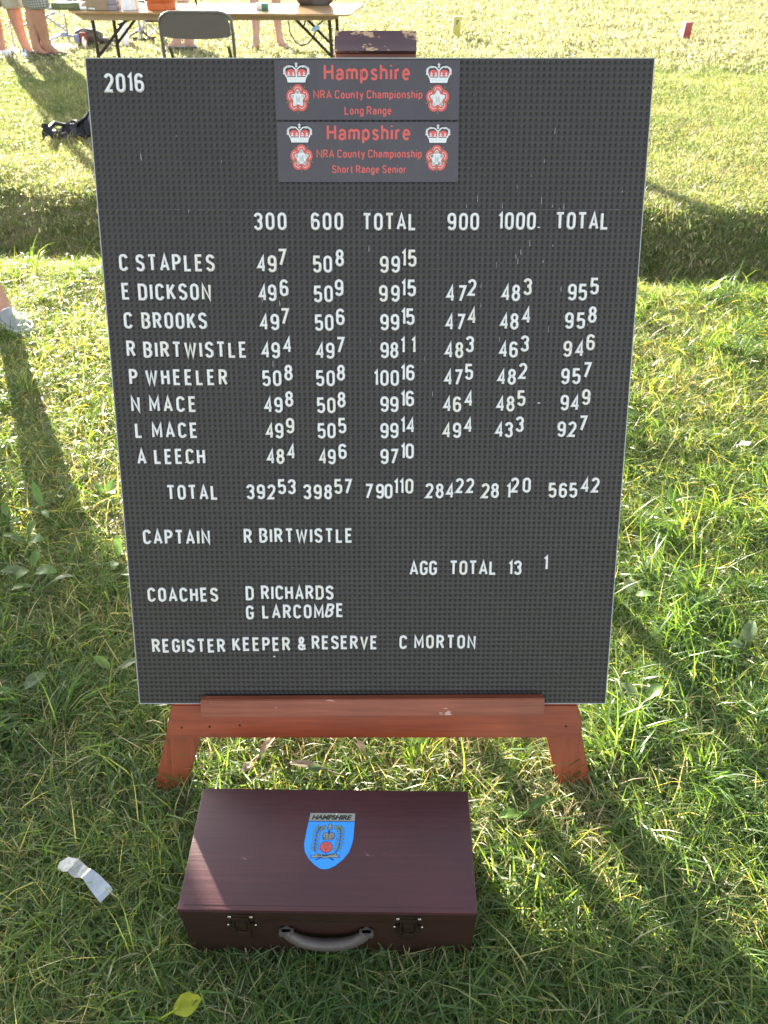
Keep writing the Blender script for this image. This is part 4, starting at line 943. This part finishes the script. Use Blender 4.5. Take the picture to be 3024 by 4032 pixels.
person('barelegged person in flip-flops standing behind the right half of the table', -1.34, 10.30, R(30), 1.72, ((-.12, -.12, R(35)), (.12, .10, R(-130))), M['skin_pale'], M['shirt2'], M['navy'], 'flipflop', hem=.34, group='people standing round the trestle table')
person('person in grey and white trainers cut off by the left edge, nearest the camera', -1.985, 3.12, R(-151), 1.76, ((.345, -.05, R(-132), .035), (.06, .03, R(-150), .05)), M['skin'], M['shirt1'], M['beige'], 'trainer', hem=.235, shoem='shoe_grey', stout=1.25)

# ------------------------------------------------------------------ trestle table
tb = empty('trestle_table', (-1.33, 7.05, 0), 0, 'long wooden trestle table with dark folding legs, standing beyond the ditch', 'table')
TZ = .73
def tp(px, py, z=TZ): p = onz(px, py, z); return p.x+1.33, p.y-7.05
FL = tp(272, 46); FR = tp(1380, 56); BRr = tp(1432, 13); BL = (tp(272, 46)[0]-.30, BRr[1])
FLc = (FL[0]+.0, FL[1])
b = MB(); b.prism([(FL[0]-.02, FL[1]+.05), (FL[0]+.02, FL[1]), (FR[0]-.03, FR[1]), (FR[0], FR[1]+.03), BRr, (BL[0]+.1, BL[1])], TZ-.012, TZ); b.build('table_top', M['table'], tb)
b = MB(); y0 = FL[1]+.025
b.prism([(FL[0]+.02, TZ-.0125), (FL[0]+.09, TZ-.058), (FR[0]-.15, TZ-.058), (FR[0]-.10, TZ-.045), (FR[0]-.09, TZ-.0125)], 0, .02, lambda x, z, d: (x, y0+d, z)); b.build('apron', M['table_edge'], tb, 0)
b = MB(); y1 = BRr[1]-.06
b.prism([(FL[0]+.02, TZ-.0125), (FL[0]+.09, TZ-.058), (FR[0]-.15, TZ-.058), (FR[0]-.09, TZ-.0125)], 0, .02, lambda x, z, d: (x, y1+d, z)); b.build('apron', M['table_edge'], tb, 0)
def bar(p, q, r, name, m, parent, seg=8):
    b = MB(); b.tube([p, q], r, seg); return b.build(name, m, parent)
ox, oy = 1.33, -7.05
for xb, sg in ((-2.205, 1), (-.415, -1)):
    yf, yr = 6.84, 7.28
    bar((xb+ox, yf+oy, TZ-.02), (xb+ox-.02*sg*-1*0-.03*sg, yf+oy, 0), .014, 'leg', M['dark_metal'], tb)
    bar((xb+ox+.03, yr+oy, TZ-.02), (xb+ox+.03-.03*sg, yr+oy, 0), .014, 'leg', M['dark_metal'], tb)
    bar((xb+ox, yf+oy, .10), (xb+ox+.03, yr+oy, .10), .010, 'cross_bar', M['dark_metal'], tb)
    for yy_ in (yf, yr):
        bar((xb+ox+.27*sg, yy_+oy, TZ-.04), (xb+ox-.0*sg, yy_+oy, .44), .011, 'brace', M['dark_metal'], tb)
    bar((xb+ox+.19*sg, yf+oy, .64), (xb+ox+.21*sg, yr+oy, .64), .008, 'brace_bar', M['dark_metal'], tb)
# the looped tie and pale tag hanging from the brace
b = MB(); q = [(1135, 82), (1140, 120), (1150, 145), (1165, 168), (1182, 178), (1200, 177), (1217, 168), (1230, 150), (1243, 125), (1250, 100), (1262, 90), (1272, 80)]
b.tube([ony(x, y, 6.83) for x, y in q], .005, 6); o = b.build('looped_strap', M['dark_metal']); tag(o, 'thin strap hanging in a loop beneath the right end of the table', 'strap')
b = MB(); P4 = [ony(x, y, 6.80) for x, y in ((1222, 115), (1232, 127), (1261, 112), (1252, 97))]; b.rings([P4, [p+Vector((0, .006, 0)) for p in P4]]); o = b.build('hanging_tag', M['bluewhite'], None, 0); tag(o, 'pale blue tag on the brace below the right end of the table', 'tag')

# things on the table
def place(name, label, cat, loc, rz=0): return empty(name, loc, R(rz), label, cat)
p = onz(620, 44, TZ)
t = place('orange_bucket', 'round orange plastic tub on the table, above the folding chair', 'tub', (p.x, p.y+.13, TZ+.001))
b = MB(); b.lathe([(.105, 0), (.108, .006), (.108, .045), (.118, .052), (.132, .075), (.145, .15), (.150, .20), (.146, .20), (.138, .15), (.125, .075), (.10, .05), (.098, .008), (.001, .006)], seg=32); b.build('bowl', M['orange'], t)
b = MB(); b.lathe([(.150, .196), (.157, .198), (.157, .206), (.146, .206)], seg=32); b.build('rim', M['orange'], t)
p = onz(395, 44, TZ)
t = place('grey_carton', 'open grey brown carton on the table with pale side flaps', 'box', (p.x-.01, p.y+.14, TZ+.001), 4)
b = MB(); b.box((-.11, -.1, 0), (.05, .1, .16), .003); b.build('carton_side', M['card'], t)
b = MB(); b.box((.0505, -.098, 0), (.115, .098, .034), .002); b.box((.0505, -.098, .036), (.118, .098, .10), .002); b.build('pale_flap', M['grey_box'], t)
p = onz(268, 40, TZ)
t = place('olive_book', 'olive green book lying at the left end of the table', 'book', (p.x-.01, p.y+.07, TZ+.001), 3)
b = MB(); b.box((-.115, -.07, 0), (.095, .07, .045), .004); b.build('cover', M['book'], t)
b = MB(); b.box((.0952, -.066, .005), (.112, .066, .040), .002); b.build('pages', M['white'], t)
b = MB(); b.box((-.05, -.0722, .014), (.05, -.0702, .030)); b.build('spine_label', M['p_olive'], t)
p = onz(252, 22, TZ); t = place('blue_bottle', 'pale blue bottle standing behind the olive book', 'bottle', (p.x, p.y+.06, TZ+.001))
b = MB(); b.lathe([(.001, 0), (.034, .002), (.036, .02), (.036, .11), (.030, .13), (.012, .15), (.012, .17), (.001, .17)], seg=16); b.build('bottle_body', M['bluewhite'], t)
b = MB(); b.lathe([(.001, .17), (.014, .17), (.014, .185), (.001, .186)], seg=12); b.build('cap', M['white'], t)
p = onz(310, 20, TZ); t = place('brown_carton', 'brown cardboard carton behind the book at the table end', 'box', (p.x, p.y+.10, TZ+.001), -6)
b = MB(); b.box((-.09, -.07, 0), (.11, .07, .05), .002); b.build('carton_side', M['card'], t); b = MB(); b.box((-.092, -.072, .0505), (.112, .072, .056), .001); b.build('lid', M['card'], t)
p = onz(345, 41, TZ); t = place('white_tube', 'small white squeeze tube beside the grey carton', 'tube', (p.x, p.y, TZ+.001), -10)
b = MB(); b.rings([[(-.05+i*.03, (.018-.004*i*.6)*math.cos(k*.7854), .012+(.012-.002*i)*math.sin(k*.7854)) for k in range(8)] for i in range(4)]); b.build('tube_body', M['white'], t)
b = MB(); b.tube([(.04, 0, .012), (.06, 0, .010)], .006); b.build('cap', M['white'], t)
p = onz(508, 42, TZ); t = place('white_carton', 'white carton between the grey carton and the orange tub', 'box', (p.x, p.y+.07, TZ+.001), 2)
b = MB(); b.box((-.055, -.06, 0), (.05, .06, .11), .003); b.build('carton_side', M['white'], t); b = MB(); b.box((-.054, -.059, .1102), (.049, .059, .114), .001); b.build('lid', M['white'], t)
p = onz(1032, 41, TZ); t = place('green_tin', 'small green and silver tin on the right half of the table', 'tin', (p.x, p.y+.03, TZ+.001), 0)
b = MB(); b.box((-.043, -.03, 0), (-.001, .03, .040), .003); b.build('tin_side', M['rivet'], t); b = MB(); b.box((-.0008, -.03, 0), (.045, .03, .040), .003); b.build('tin_side', M['tin'], t); b = MB(); b.box((-.044, -.031, .0403), (.046, .031, .044), .001); b.build('lid', M['bluewhite'], t)
p = onz(1235, 24, TZ); t = place('brown_bag', 'dark brown leather bag slumped near the right end of the table', 'bag', (p.x, p.y+.10, TZ+.001), 3)
b = MB(); rg = []
for i, (zz, sx, sy) in enumerate([(.0, .12, .055), (.01, .14, .07), (.05, .155, .075), (.11, .16, .07), (.17, .15, .05), (.20, .14, .02)]):
    rg.append([(sx*math.copysign(abs(math.cos(q))**.6, math.cos(q))*(1+.03*math.sin(i+3*q)), sy*math.copysign(abs(math.sin(q))**.7, math.sin(q)), zz+.008*math.sin(2*q+i)*(i > 0)) for q in [2*math.pi*k/20 for k in range(20)]])
b.rings(rg); b.build('bag_body', M['bag'], t, 60)
b = MB(); b.tube([(-.07, 0, .19), (-.06, 0, .27), (0, 0, .30), (.06, 0, .27), (.07, 0, .19)], .008); b.build('handle', M['bag'], t)
p = onz(1110, 38, TZ); t = place('white_rod', 'long pale rod lying beside the green tin', 'rod', (p.x, p.y, TZ+.008), 2)
b = MB(); b.tube([(-.05, 0, 0), (.075, 0, 0)], .004); b.tube([(.075, 0, 0), (.085, 0, 0)], .006); b.build('rod_shaft', M['white'], t)
p = onz(770, 22, TZ); t = place('black_stick', 'dark upright stick standing on the table behind the chair back', 'stick', (p.x, p.y+.02, TZ+.001))
b = MB(); b.tube([(.005, 0, .002), (-.002, 0, .05), (-.008, 0, .16)], [.008, .014, .013]); b.build('shaft', M['dark_metal'], t); b = MB(); b.tube([(.006, 0, 0), (.006, 0, .006)], .009); b.build('tip', M['sole'], t)
p = onz(705, 6, TZ); t = place('blue_grey_pouch', 'flat blue grey pouch on the back of the table', 'pouch', (p.x, p.y+.05, TZ+.001))
b = MB(); b.box((-.09, -.05, 0), (.09, .05, .022), .008); b.build('pouch_body', M['grey_box'], t); b = MB(); b.box((-.085, -.052, .008), (.085, -.0505, .012)); b.build('zip', M['white'], t)

# ------------------------------------------------------------------ folding chair in front of the table
ch = empty('folding_chair', (-1.26, 6.03, 0), 0, 'grey brown folding metal chair with its back towards the camera, in front of the table', 'chair')
b = MB(); zt, zb = .795, .672; hw = .232
rim = []; outl = []
for k in range(7): a = R(180-90*k/6); outl.append((-hw+.085+.085*math.cos(a), zt-.085*.75+.085*.75*math.sin(a)))
for k in range(7): a = R(90-90*k/6); outl.append((hw-.085+.085*math.cos(a), zt-.085*.75+.085*.75*math.sin(a)))
low = [(hw*math.cos(R(k)), zb-.022*math.sin(R(k))) for k in (0, 25, 50, 70, 90, 110, 130, 155, 180)]
pl = outl+low
fr = lambda x, z, d: (x, -.02+d+.018*(x/hw)**2*-1+.01, z)
b.prism(pl, 0, .006, fr); b.build('back_panel', M['chair_panel'], ch, 20)
L = [(-hw-.012+.025, -.01, 0.0), (-hw-.008, -.006, .45), (-hw-.010, 0, .66)]+[(x*1.045, 0, z+.006) for x, z in outl[1:-1]]+[(hw+.010, 0, .66), (hw+.008, -.006, .45), (hw+.012-.003, -.01, 0)]
b = MB(); b.tube(L, .0115, 10); b.build('back_frame', M['chair_metal'], ch, 60)
b = MB(); rg = []
b.prism([(-.20, .02), (.20, .02), (.205, .30), (.17, .38), (-.17, .38), (-.205, .30)], .44, .465); b.build('seat', M['chair_panel'], ch)
for s in (-1, 1): bar((s*.20, .02, .60), (s*.215, .42, .0), .011, 'front_leg', M['chair_metal'], ch)
bar((-.212, .38, .06), (.212, .38, .06), .008, 'stretcher', M['chair_metal'], ch); bar((-.228, -.01, .18), (.228, -.01, .18), .008, 'stretcher', M['chair_metal'], ch)

# ------------------------------------------------------------------ posts on the far field
def post(px, pyb, hgt, wdt, dpt, face, side, label, rz, chars=None):
    p = onz(px, pyb); z = zg(p.x, p.y); t = place('marker_post', label, 'post', (p.x, p.y, z-.01), rz)
    b = MB(); b.box((-wdt/2, -dpt/2, 0), (wdt/2, dpt/2, hgt+.01), .006); b.build('post_shaft', face, t)
    b = MB(); b.box((-wdt/2-.004, -dpt/2+.006, .004), (-wdt/2-.0005, dpt/2-.006, hgt), .001); b.build('pale_side', side, t)
    if chars:
        me = text_mesh(chars, .045, .045, .02); o = link('painted_number', me, M['p_black'], t); o.rotation_euler = (R(90), 0, 0); o.location = (-.022, -dpt/2-.0015, hgt-.068)
        b = MB(); b.box((-wdt/2+.002, -dpt/2-.001, hgt-.003), (wdt/2-.002, dpt/2, hgt+.013), .002); b.build('post_cap', M['yellow_post'], t)
    return t
post(1796, 150, .225, .095, .06, M['yellow_post'], M['yellow_post'], 'short yellow wooden marker post painted with a 7', 4, '7')
post(2694, 158, .195, .095, .09, M['red_post'], M['post_pale'], 'short red wooden marker post with pale sides', 14)

# ------------------------------------------------------------------ folded camp frames, ground sheet and kit behind the table
cf = empty('camp_chair', (-3.9, 10.5, 0), 0, 'unfolded camping frame of thin blue grey tubes behind the man in plaid shorts', 'camp chair')
def rel(p): return Vector(p)-Vector((-3.9, 10.5, 0))
def U(x, y, Y): return rel(ony(x*.3617, y*.3617, Y))
for a, c, Yq, r, m in (((225, 290), (600, 130), 10.6, .012, 'blue_metal'), ((480, 165), (745, 355), 10.6, .011, 'grey_metal'), ((700, 150), (757, 470), 10.5, .009, 'grey_metal'),
                    ((465, 270), (522, 490), 10.2, .010, 'grey_metal'), ((510, 445), (690, 372), 10.45, .012, 'blue_metal'), ((690, 372), (812, 402), 10.5, .010, 'blue_metal'),
                    ((425, 355), (512, 412), 10.3, .009, 'grey_metal'), ((232, 70), (600, 95), 10.5, .015, 'blue_metal'), ((100, 215), (155, 500), 10.25, .010, 'grey_metal'), ((225, 195), (262, 240), 10.4, .009, 'grey_metal'), ((0, 430), (60, 455), 10.3, .011, 'blue_metal'), ((640, 10), (660, 300), 11.0, .008, 'grey_metal')):
    bar(U(*a, Yq), U(*c, Yq), r, 'tube', M[m], cf)
b = MB(); c = U(690, 372, 10.45); b.box((c.x-.03, c.y-.02, c.z-.025), (c.x+.04, c.y+.02, c.z+.02), .006); b.build('hinge', M['blue_metal'], cf)
def blob(name, outline, z0, hgt, m, label, cat, seed=0, org=None, bumps=.4, parent=None, nr=5, gnd=True):
    """low crumpled sheet or heap over a ground outline"""
    r_ = random.Random(seed); n = len(outline); cx = sum(p[0] for p in outline)/n; cy = sum(p[1] for p in outline)/n
    V = []; 
    for j in range(nr+1):
        f = 1-j/(nr+.6)
        for p in outline:
            zz = z0+hgt*(1-f**2.2)*(1-bumps+2*bumps*r_.random()) if j else z0
            V.append((cx+(p[0]-cx)*f*(1+.05*(r_.random()-.5)), cy+(p[1]-cy)*f*(1+.05*(r_.random()-.5)), zz))
    b = MB(); b.rings([V[j*n:(j+1)*n] for j in range(nr+1)]); o = b.build(name, m, parent, 25)
    if label: tag(o, label, cat)
    return o
def outl_px(L, k=1.0, ox_=0, oy_=0, z=0):
    out = []
    for i in range(len(L)):
        a, b_ = L[i], L[(i+1) % len(L)]
        for t in (0, .33, .66): p = onz((a[0]+(b_[0]-a[0])*t)*k+ox_, (a[1]+(b_[1]-a[1])*t)*k+oy_, z); out.append((p.x, p.y))
    return out
blob('ground_sheet', outl_px([(425, 545), (520, 590), (640, 592), (760, 560), (920, 520), (900, 492), (700, 485), (560, 480), (450, 505)], .3617), .005, .025, M['sheet'], 'crumpled white plastic sheet on the ground behind the plaid shorts', 'sheet', 1)
blob('white_cloth', outl_px([(-40, 640), (60, 640), (130, 628), (150, 606), (200, 630), (232, 640), (240, 560), (160, 545), (120, 570), (40, 575), (-40, 580)], .3617), .005, .05, M['sheet'], 'white cloth with a blue edge lying at the feet of the leftmost man', 'cloth', 2)
blob('blue_cloth', outl_px([(228, 625), (270, 645), (322, 648), (330, 600), (300, 535), (225, 540), (235, 590)], .3617), .006, .05, M['bluewhite'], 'pale blue folded cloth beside the brown shoe', 'cloth', 3)
def heap(px, py, L_, label, name, cat, parts):
    p = onz(px*.3617, py*.3617); t = place(name, label, cat, (p.x, p.y, 0)); return t
t = heap(985, 500, 0, 'dark rucksack with red and blue panels lying beyond the left table leg', 'rucksack', 'bag', None)
b = MB(); rg = []
for i in range(7):
    q0 = -.16+.32*i/6; s_ = math.sin(math.pi*(i+.7)/7.4)**.5
    rg.append([(q0, .09*s_*math.cos(q)+.015*math.sin(3*q+i), .09+.09*s_*math.sin(q)) for q in [2*math.pi*k/14 for k in range(14)]])
b.rings(rg); b.build('bag_body', M['bag'], t, 50)
b = MB(); b.box((-.07, -.105, .05), (.02, -.085, .15), .01); b.build('pocket', mat('bag_red', (.20, .05, .04), .7), t)
b = MB(); b.box((-.15, -.10, .04), (-.08, -.08, .13), .01); b.build('pocket', M['blue_metal'], t)
b = MB(); b.tube([(-.1, -.1, .16), (.0, -.12, .19), (.12, -.1, .16), (.15, -.08, .03)], .008); b.build('strap', M['dark_metal'], t)
t = heap(870, 470, 0, 'clear and teal plastic bottle lying beside the white sheet', 'plastic_bottle', 'bottle', None)
b = MB(); b.lathe([(.001, 0), (.05, .002), (.052, .1), (.03, .13), (.015, .15), (.001, .152)], seg=14); b.build('bottle_body', M['sheet'], t); b = MB(); b.lathe([(.0525, .02), (.054, .021), (.054, .06), (.0525, .061)], seg=14); b.build('bottle_label', M['teal'], t)
t = heap(935, 535, 0, 'small metal flask at the edge of the white sheet', 'metal_flask', 'flask', None)
b = MB(); b.lathe([(.001, 0), (.026, .001), (.027, .08), (.018, .1), (.010, .105), (.010, .12), (.001, .121)], seg=12); b.build('flask_body', M['rivet'], t)
for i, (qx, qy, hh, lab) in enumerate(((1345, 385, .15, 'white plastic jug standing behind the left table braces'), (1372, 505, .19, 'larger white plastic jug nearer the table braces'))):
    t = heap(qx, qy, 0, lab, 'white_jug', 'jug', None); t['group'] = 'white jugs behind the table'
    b = MB(); b.lathe([(.001, 0), (.048, .002), (.052, .02), (.052, hh*.6), (.030, hh*.8), (.018, hh*.88), (.018, hh), (.001, hh)], seg=16); b.build('jug_body', M['white'], t)
    b = MB(); b.tube([(.045, 0, hh*.55), (.07, 0, hh*.6), (.065, 0, hh*.8), (.02, 0, hh*.88)], .006); b.build('handle', M['white'], t)
t = heap(1170, 490, 0, 'long dark metal shooting kit lying on the grass between the left table legs', 'kit_rods', 'kit', None)
for a_, b__ in (((-.25, .0, .03), (.35, .1, .06)), ((-.2, .08, .02), (.3, -.04, .03)), ((.1, -.05, .02), (.55, .2, .05))): bar(a_, b__, .012, 'rod', M['dark_metal'], t)
b = MB(); b.box((-.16, -.05, .01), (.02, .05, .08), .015); b.build('pouch', M['bag'], t)
b = MB(); b.box((.06, -.03, .01), (.2, .03, .03), .008); b.build('pale_clip', M['rivet'], t)
t = heap(1545, 450, 0, 'grey metal swivel stool post with a round hub behind the table', 'metal_stand', 'stand', None)
b = MB(); b.tube([(0, 0, 0), (0, 0, .55)], [.018, .012]); b.build('pole', M['grey_metal'], t)
b = MB(); b.lathe([(.001, .10), (.05, .105), (.05, .125), (.02, .14), (.02, .16), (.001, .16)], seg=16); b.build('hub', M['grey_metal'], t)
for k in range(3): a = R(200+120*k); bar((0, 0, .12), (.28*math.cos(a), .28*math.sin(a), .01), .010, 'leg', M['dark_metal'], t)
t = heap(1640, 440, 0, 'dark camping seat on crossed grey tubes, half hidden by the folding chair', 'camping_stool', 'camp seat', None)
b = MB(); b.rings([[(-.06, -.1, .42), (.25, -.1, .42), (.25, .2, .42), (-.06, .2, .42)], [(-.03, -.08, .20), (.22, -.08, .20), (.22, .18, .20), (-.03, .18, .20)]]); b.build('seat_sling', M['blackbag'], t)
for a_, b__ in (((-.02, -.1, .2), (-.1, -.1, 0)), ((-.02, -.1, .22), (.24, -.1, 0)), ((.22, -.1, .2), (-.04, -.12, .02)), ((.24, .18, .2), (.26, .18, 0)), ((-.06, .2, .42), (-.09, .2, .0))): bar(a_, b__, .009, 'tube', M['grey_metal'], t)

# ------------------------------------------------------------------ black bin liner by the board
P = [(175, 515), (215, 545), (262, 572), (330, 570), (420, 560), (440, 520), (420, 470), (352, 455), (338, 500), (280, 498), (205, 492)]
t = empty('bin_liner', (0, 0, 0), 0, 'crumpled black plastic bag lying on the shaded grass left of the board', 'bag')
r_ = random.Random(5); NU, NV = 26, 12
b = MB(); V = []
for j in range(NV):
    for i in range(NU):
        u = i/(NU-1); v = j/(NV-1); x = -2.49+u*.51; yb = 6.04+.10*math.sin(u*3.2)+v*(.36-.22*(1-u)**2)
        zz = .012+(.055+.11*u**2)*math.sin(math.pi*min(1, v*1.15+.02))**.6*(.55+.45*math.sin(7*u+5*v+2*math.sin(4*u)))+.035*abs(math.sin(11*u+3*v))*math.sin(math.pi*v)+.02*abs(math.sin(23*u+9*v))+r_.uniform(-.014, .014)
        V.append((x+r_.uniform(-.010, .010), yb, max(.012, zz)+zg(x, yb)))
b.add(V, [(j*NU+i, j*NU+i+1, (j+1)*NU+i+1, (j+1)*NU+i) for j in range(NV-1) for i in range(NU-1)])
b.build('bag_film', M['blackbag'], t, 22, False)
b = MB(); b.tube([(-2.50, 6.16, .05), (-2.44, 6.22, .09), (-2.38, 6.24, .075), (-2.30, 6.22, .075), (-2.22, 6.26, .12), (-2.14, 6.30, .20), (-2.05, 6.33, .22)], [.010, .016, .012, .014, .010, .014, .010], 7); b.build('twisted_edge', M['blackbag'], t, 60)

# ------------------------------------------------------------------ litter and weeds
def strip(pts, wds, tw, thick=.0003):
    V = []; n = len(pts)
    for i, p in enumerate(pts):
        p = Vector(p); q = Vector(pts[min(n-1, i+1)])-Vector(pts[max(0, i-1)]); s = Vector((-q.y, q.x, 0)).normalized(); s = (s+Vector((0, 0, tw[i]))).normalized()
        V.append([p-s*wds[i]/2, p+s*wds[i]/2, p+s*wds[i]/2+Vector((0, 0, thick)), p-s*wds[i]/2+Vector((0, 0, thick))])
    return V
t = empty('foil_wrapper', (.012, -.004, -.034), 0, 'torn silver foil wrapper lying in the grass left of the wooden case', 'wrapper')
b = MB(); b.rings(strip([(-.615, .693, .052), (-.600, .692, .058), (-.585, .689, .060), (-.572, .680, .058), (-.560, .675, .060), (-.552, .672, .062)], [.012, .026, .030, .027, .022, .020], [0, .25, -.25, .3, -.2, .0])); b.build('torn_end', M['foil'], t, 10)
b = MB(); b.rings(strip([(-.553, .672, .064), (-.540, .662, .060), (-.528, .652, .057), (-.516, .642, .056), (-.510, .636, .052)], [.020, .026, .027, .029, .028], [0, -.12, .1, -.05, .3])); b.build('flat_end', mat('foil_pale', (.36, .40, .44), .4, metal=.3, var=.12, scale=90, bump=.3), t, 10)
def leafmesh(name, L, wd, curl=.25, seed=0, lob=0.0):
    r_ = random.Random(seed); n = 9; V = []; 
    for i in range(n):
        u = i/(n-1); wv = wd*math.sin(math.pi*min(1, u*.93+.06))**.8*(1-.25*u)
        z = math.sin(u*2.2)*curl*L; x = u*L*math.cos(curl*u)
        for s, k in ((-1, 1), (-.5, .35), (0, 0), (.5, .35), (1, 1)):
            V.append((x+r_.uniform(-.002, .002), s*wv/2*(1+lob*math.sin(u*22+s)), z+.22*abs(s)*wv*.5+r_.uniform(-.0015, .0015)))
    b = MB(); b.add(V, [(j*5+k, j*5+k+1, (j+1)*5+k+1, (j+1)*5+k) for j in range(n-1) for k in range(4)])
    b.tube([(-.035, 0, -.02), (0, 0, 0)], .0016, 5); return b.mesh(name, 50, False)
def weed(x, y, leaves, label, grp='broad-leaved weeds in the grass', z=None):
    z = zg(x, y) if z is None else z
    t = empty('dock_plant', (x, y, z), 0, label, 'weed', grp)
    for i, (ang, L, wd, el, mk) in enumerate(leaves):
        o = link('leaf', leafmesh('leaf', L*.82, wd*.85, .22, int(x*1000)+i*7+int(y*100), .05), M[mk], t)
        o.rotation_euler = (R(rnd.uniform(-20, 20)), R(-el), R(ang)); o.location = (.012*math.cos(R(ang)), .012*math.sin(R(ang)), .038+.007*i)
    return t
def wp(px, py, z=.04): p = onz(px, py, z); return p.x, p.y
weed(*wp(165, 1990), [(200, .07, .03, 10, 'leaf'), (120, .10, .032, 35, 'leaf'), (-60, .08, .03, 0, 'leaf'), (20, .06, .028, 45, 'leaf')], 'dark green dock with upright pointed leaves in the left shadow, level with the TOTAL row')
weed(*wp(95, 2110), [(170, .07, .035, 5, 'leaf'), (-20, .085, .040, 12, 'leaf'), (60, .06, .03, 30, 'leaf')], 'dock with two flat glossy leaves just below the upright dock at far left')
weed(*wp(120, 2230), [(190, .08, .038, 8, 'leaf_pale'), (-15, .09, .045, 4, 'leaf'), (80, .06, .035, 20, 'leaf'), (-100, .07, .03, 5, 'leaf')], 'spreading dock with pale creased leaves at the left edge, beside the CAPTAIN line')
weed(*wp(150, 2290), [(10, .10, .034, 6, 'leaf_pale'), (205, .07, .03, 0, 'leaf')], 'dock with one long pale leaf pointing right, lowest of the left cluster')
weed(*wp(410, 1925), [(60, .06, .034, 40, 'leaf'), (150, .05, .03, 20, 'leaf'), (-40, .07, .03, 15, 'leaf')], 'sunlit yellow green dock close to the left edge of the board')
weed(*wp(235, 1930), [(40, .05, .03, 30, 'leaf_pale'), (-70, .07, .026, 20, 'leaf')], 'small dock with a pale leaf on the shadow edge left of the board')
weed(*wp(455, 2180), [(100, .07, .03, 40, 'leaf'), (-80, .07, .03, 5, 'leaf')], 'dock with a folded bright leaf touching the left board edge')
weed(*wp(20, 2030), [(-30, .06, .035, 15, 'leaf'), (110, .05, .03, 25, 'leaf')], 'small sunlit dock cut by the left picture edge')
weed(*wp(60, 2690), [(30, .07, .04, 10, 'leaf_pale'), (-150, .06, .03, 5, 'leaf')], 'pale dock leaves at the left edge beside the easel foot')
weed(*wp(440, 2620), [(20, .06, .034, 8, 'leaf_pale'), (160, .055, .03, 25, 'leaf')], 'small dock beside the lower left corner of the board')
weed(*wp(1400, 2930, .02), [(95, .075, .050, 45, 'leaf_pale'), (-60, .045, .02, 5, 'leaf_dry')], 'pale round dock leaf standing under the middle of the easel', z=0.0)
weed(*wp(1640, 2960, .02), [(60, .06, .045, 35, 'leaf'), (150, .05, .03, 10, 'leaf')], 'bright green dock leaf under the easel, right of the pale one', z=0.0)
weed(*wp(1080, 2905, .02), [(110, .04, .03, 30, 'leaf')], 'tiny dock leaf just below the easel rail on the left', z=0.0)
weed(*wp(1300, 3060, .01), [(175, .09, .022, 0, 'leaf_dry'), (190, .05, .018, 5, 'leaf_pale')], 'curled dry leaf on the bare soil behind the case', z=0.0)
weed(*wp(1010, 3020, .01), [(50, .07, .02, 5, 'leaf_dry'), (240, .04, .02, 0, 'leaf_dry')], 'withered brown leaf on the soil under the left of the easel', z=0.0)
weed(*wp(2490, 2320), [(80, .05, .04, 25, 'leaf_pale'), (-20, .06, .03, 10, 'leaf')], 'pale dock beside the right board edge at the AGG TOTAL line')
weed(*wp(2945, 2520), [(60, .07, .045, 20, 'leaf_pale'), (200, .06, .035, 10, 'leaf_pale')], 'large pale dock leaf near the right picture edge')
weed(*wp(2540, 2740), [(30, .06, .04, 15, 'leaf'), (150, .06, .035, 10, 'leaf_pale')], 'flat dock leaf right of the lower board corner')
weed(*wp(760, 3000, .02), [(80, .06, .03, 55, 'leaf'), (100, .05, .02, 40, 'leaf')], 'dark leaf standing against the left easel foot', z=0.0)
weed(*wp(2065, 3215, .02), [(200, .06, .03, 5, 'leaf'), (20, .05, .025, 10, 'leaf')], 'dark glossy leaf at the right rear corner of the case', z=0.0)
weed(*wp(2640, 1960, .03), [(80, .05, .03, 15, 'leaf'), (10, .04, .025, 10, 'leaf')], 'small dock in the sunlit grass right of the board')
t = empty('yellow_leaf', (-.312, .458, .026), R(20), 'bright yellow sunlit fallen leaf left of the front of the case', 'leaf')
o = link('leaf_blade', leafmesh('leaf_blade', .046, .038, .1, 3, .04), M['leaf_yellow'], t); o.location = (-.025, 0, 0); o.rotation_euler = (R(12), R(-8), 0)
p = wp(2925, 1762, .03); t = empty('white_petal', (p[0], p[1], .04), 0, 'small white scrap of paper in the sunlit grass near the right edge', 'scrap')
b = MB(); b.rings(strip([(-.016, 0, 0), (-.004, .003, .006), (.010, .002, .004), (.018, -.002, .010)], [.004, .018, .022, .006], [0, .3, .1, .4])); b.build('scrap_sheet', M['white'], t, 10)
# tall stalks on the lip of the ditch
def stalk(x, y, pts, lab):
    z = zg(x, y); t = empty('grass_stalk', (x, y, z), 0, lab, 'grass stalk', 'tall stalks on the ditch edge')
    b = MB(); b.tube(pts, [.0035]*(len(pts)-1)+[.002], 6); b.build('stem', M['leaf'], t)
    b = MB(); q = Vector(pts[-1]); b.tube([q, q+Vector((.0, 0, .02))], [.004, .001], 5); b.build('tip', M['leaf_dry'], t); return t
p = onz(2788, 1040, 0); stalk(p.x, p.y, [(0, 0, 0), (-.004, 0, .06), (-.012, 0, .13)], 'tall straight green stalk on the ditch edge, left of the bent one')
stalk(p.x+.05, p.y-.02, [(0, 0, -.02), (.0, 0, .045), (-.02, 0, .06), (-.055, 0, .078)], 'green stalk with a sunlit bent-over top on the ditch edge')
p = onz(2925, 1090, 0); stalk(p.x, p.y, [(0, 0, 0), (.004, 0, .04), (.012, 0, .09)], 'shorter stalk on the ditch edge nearest the right picture edge')
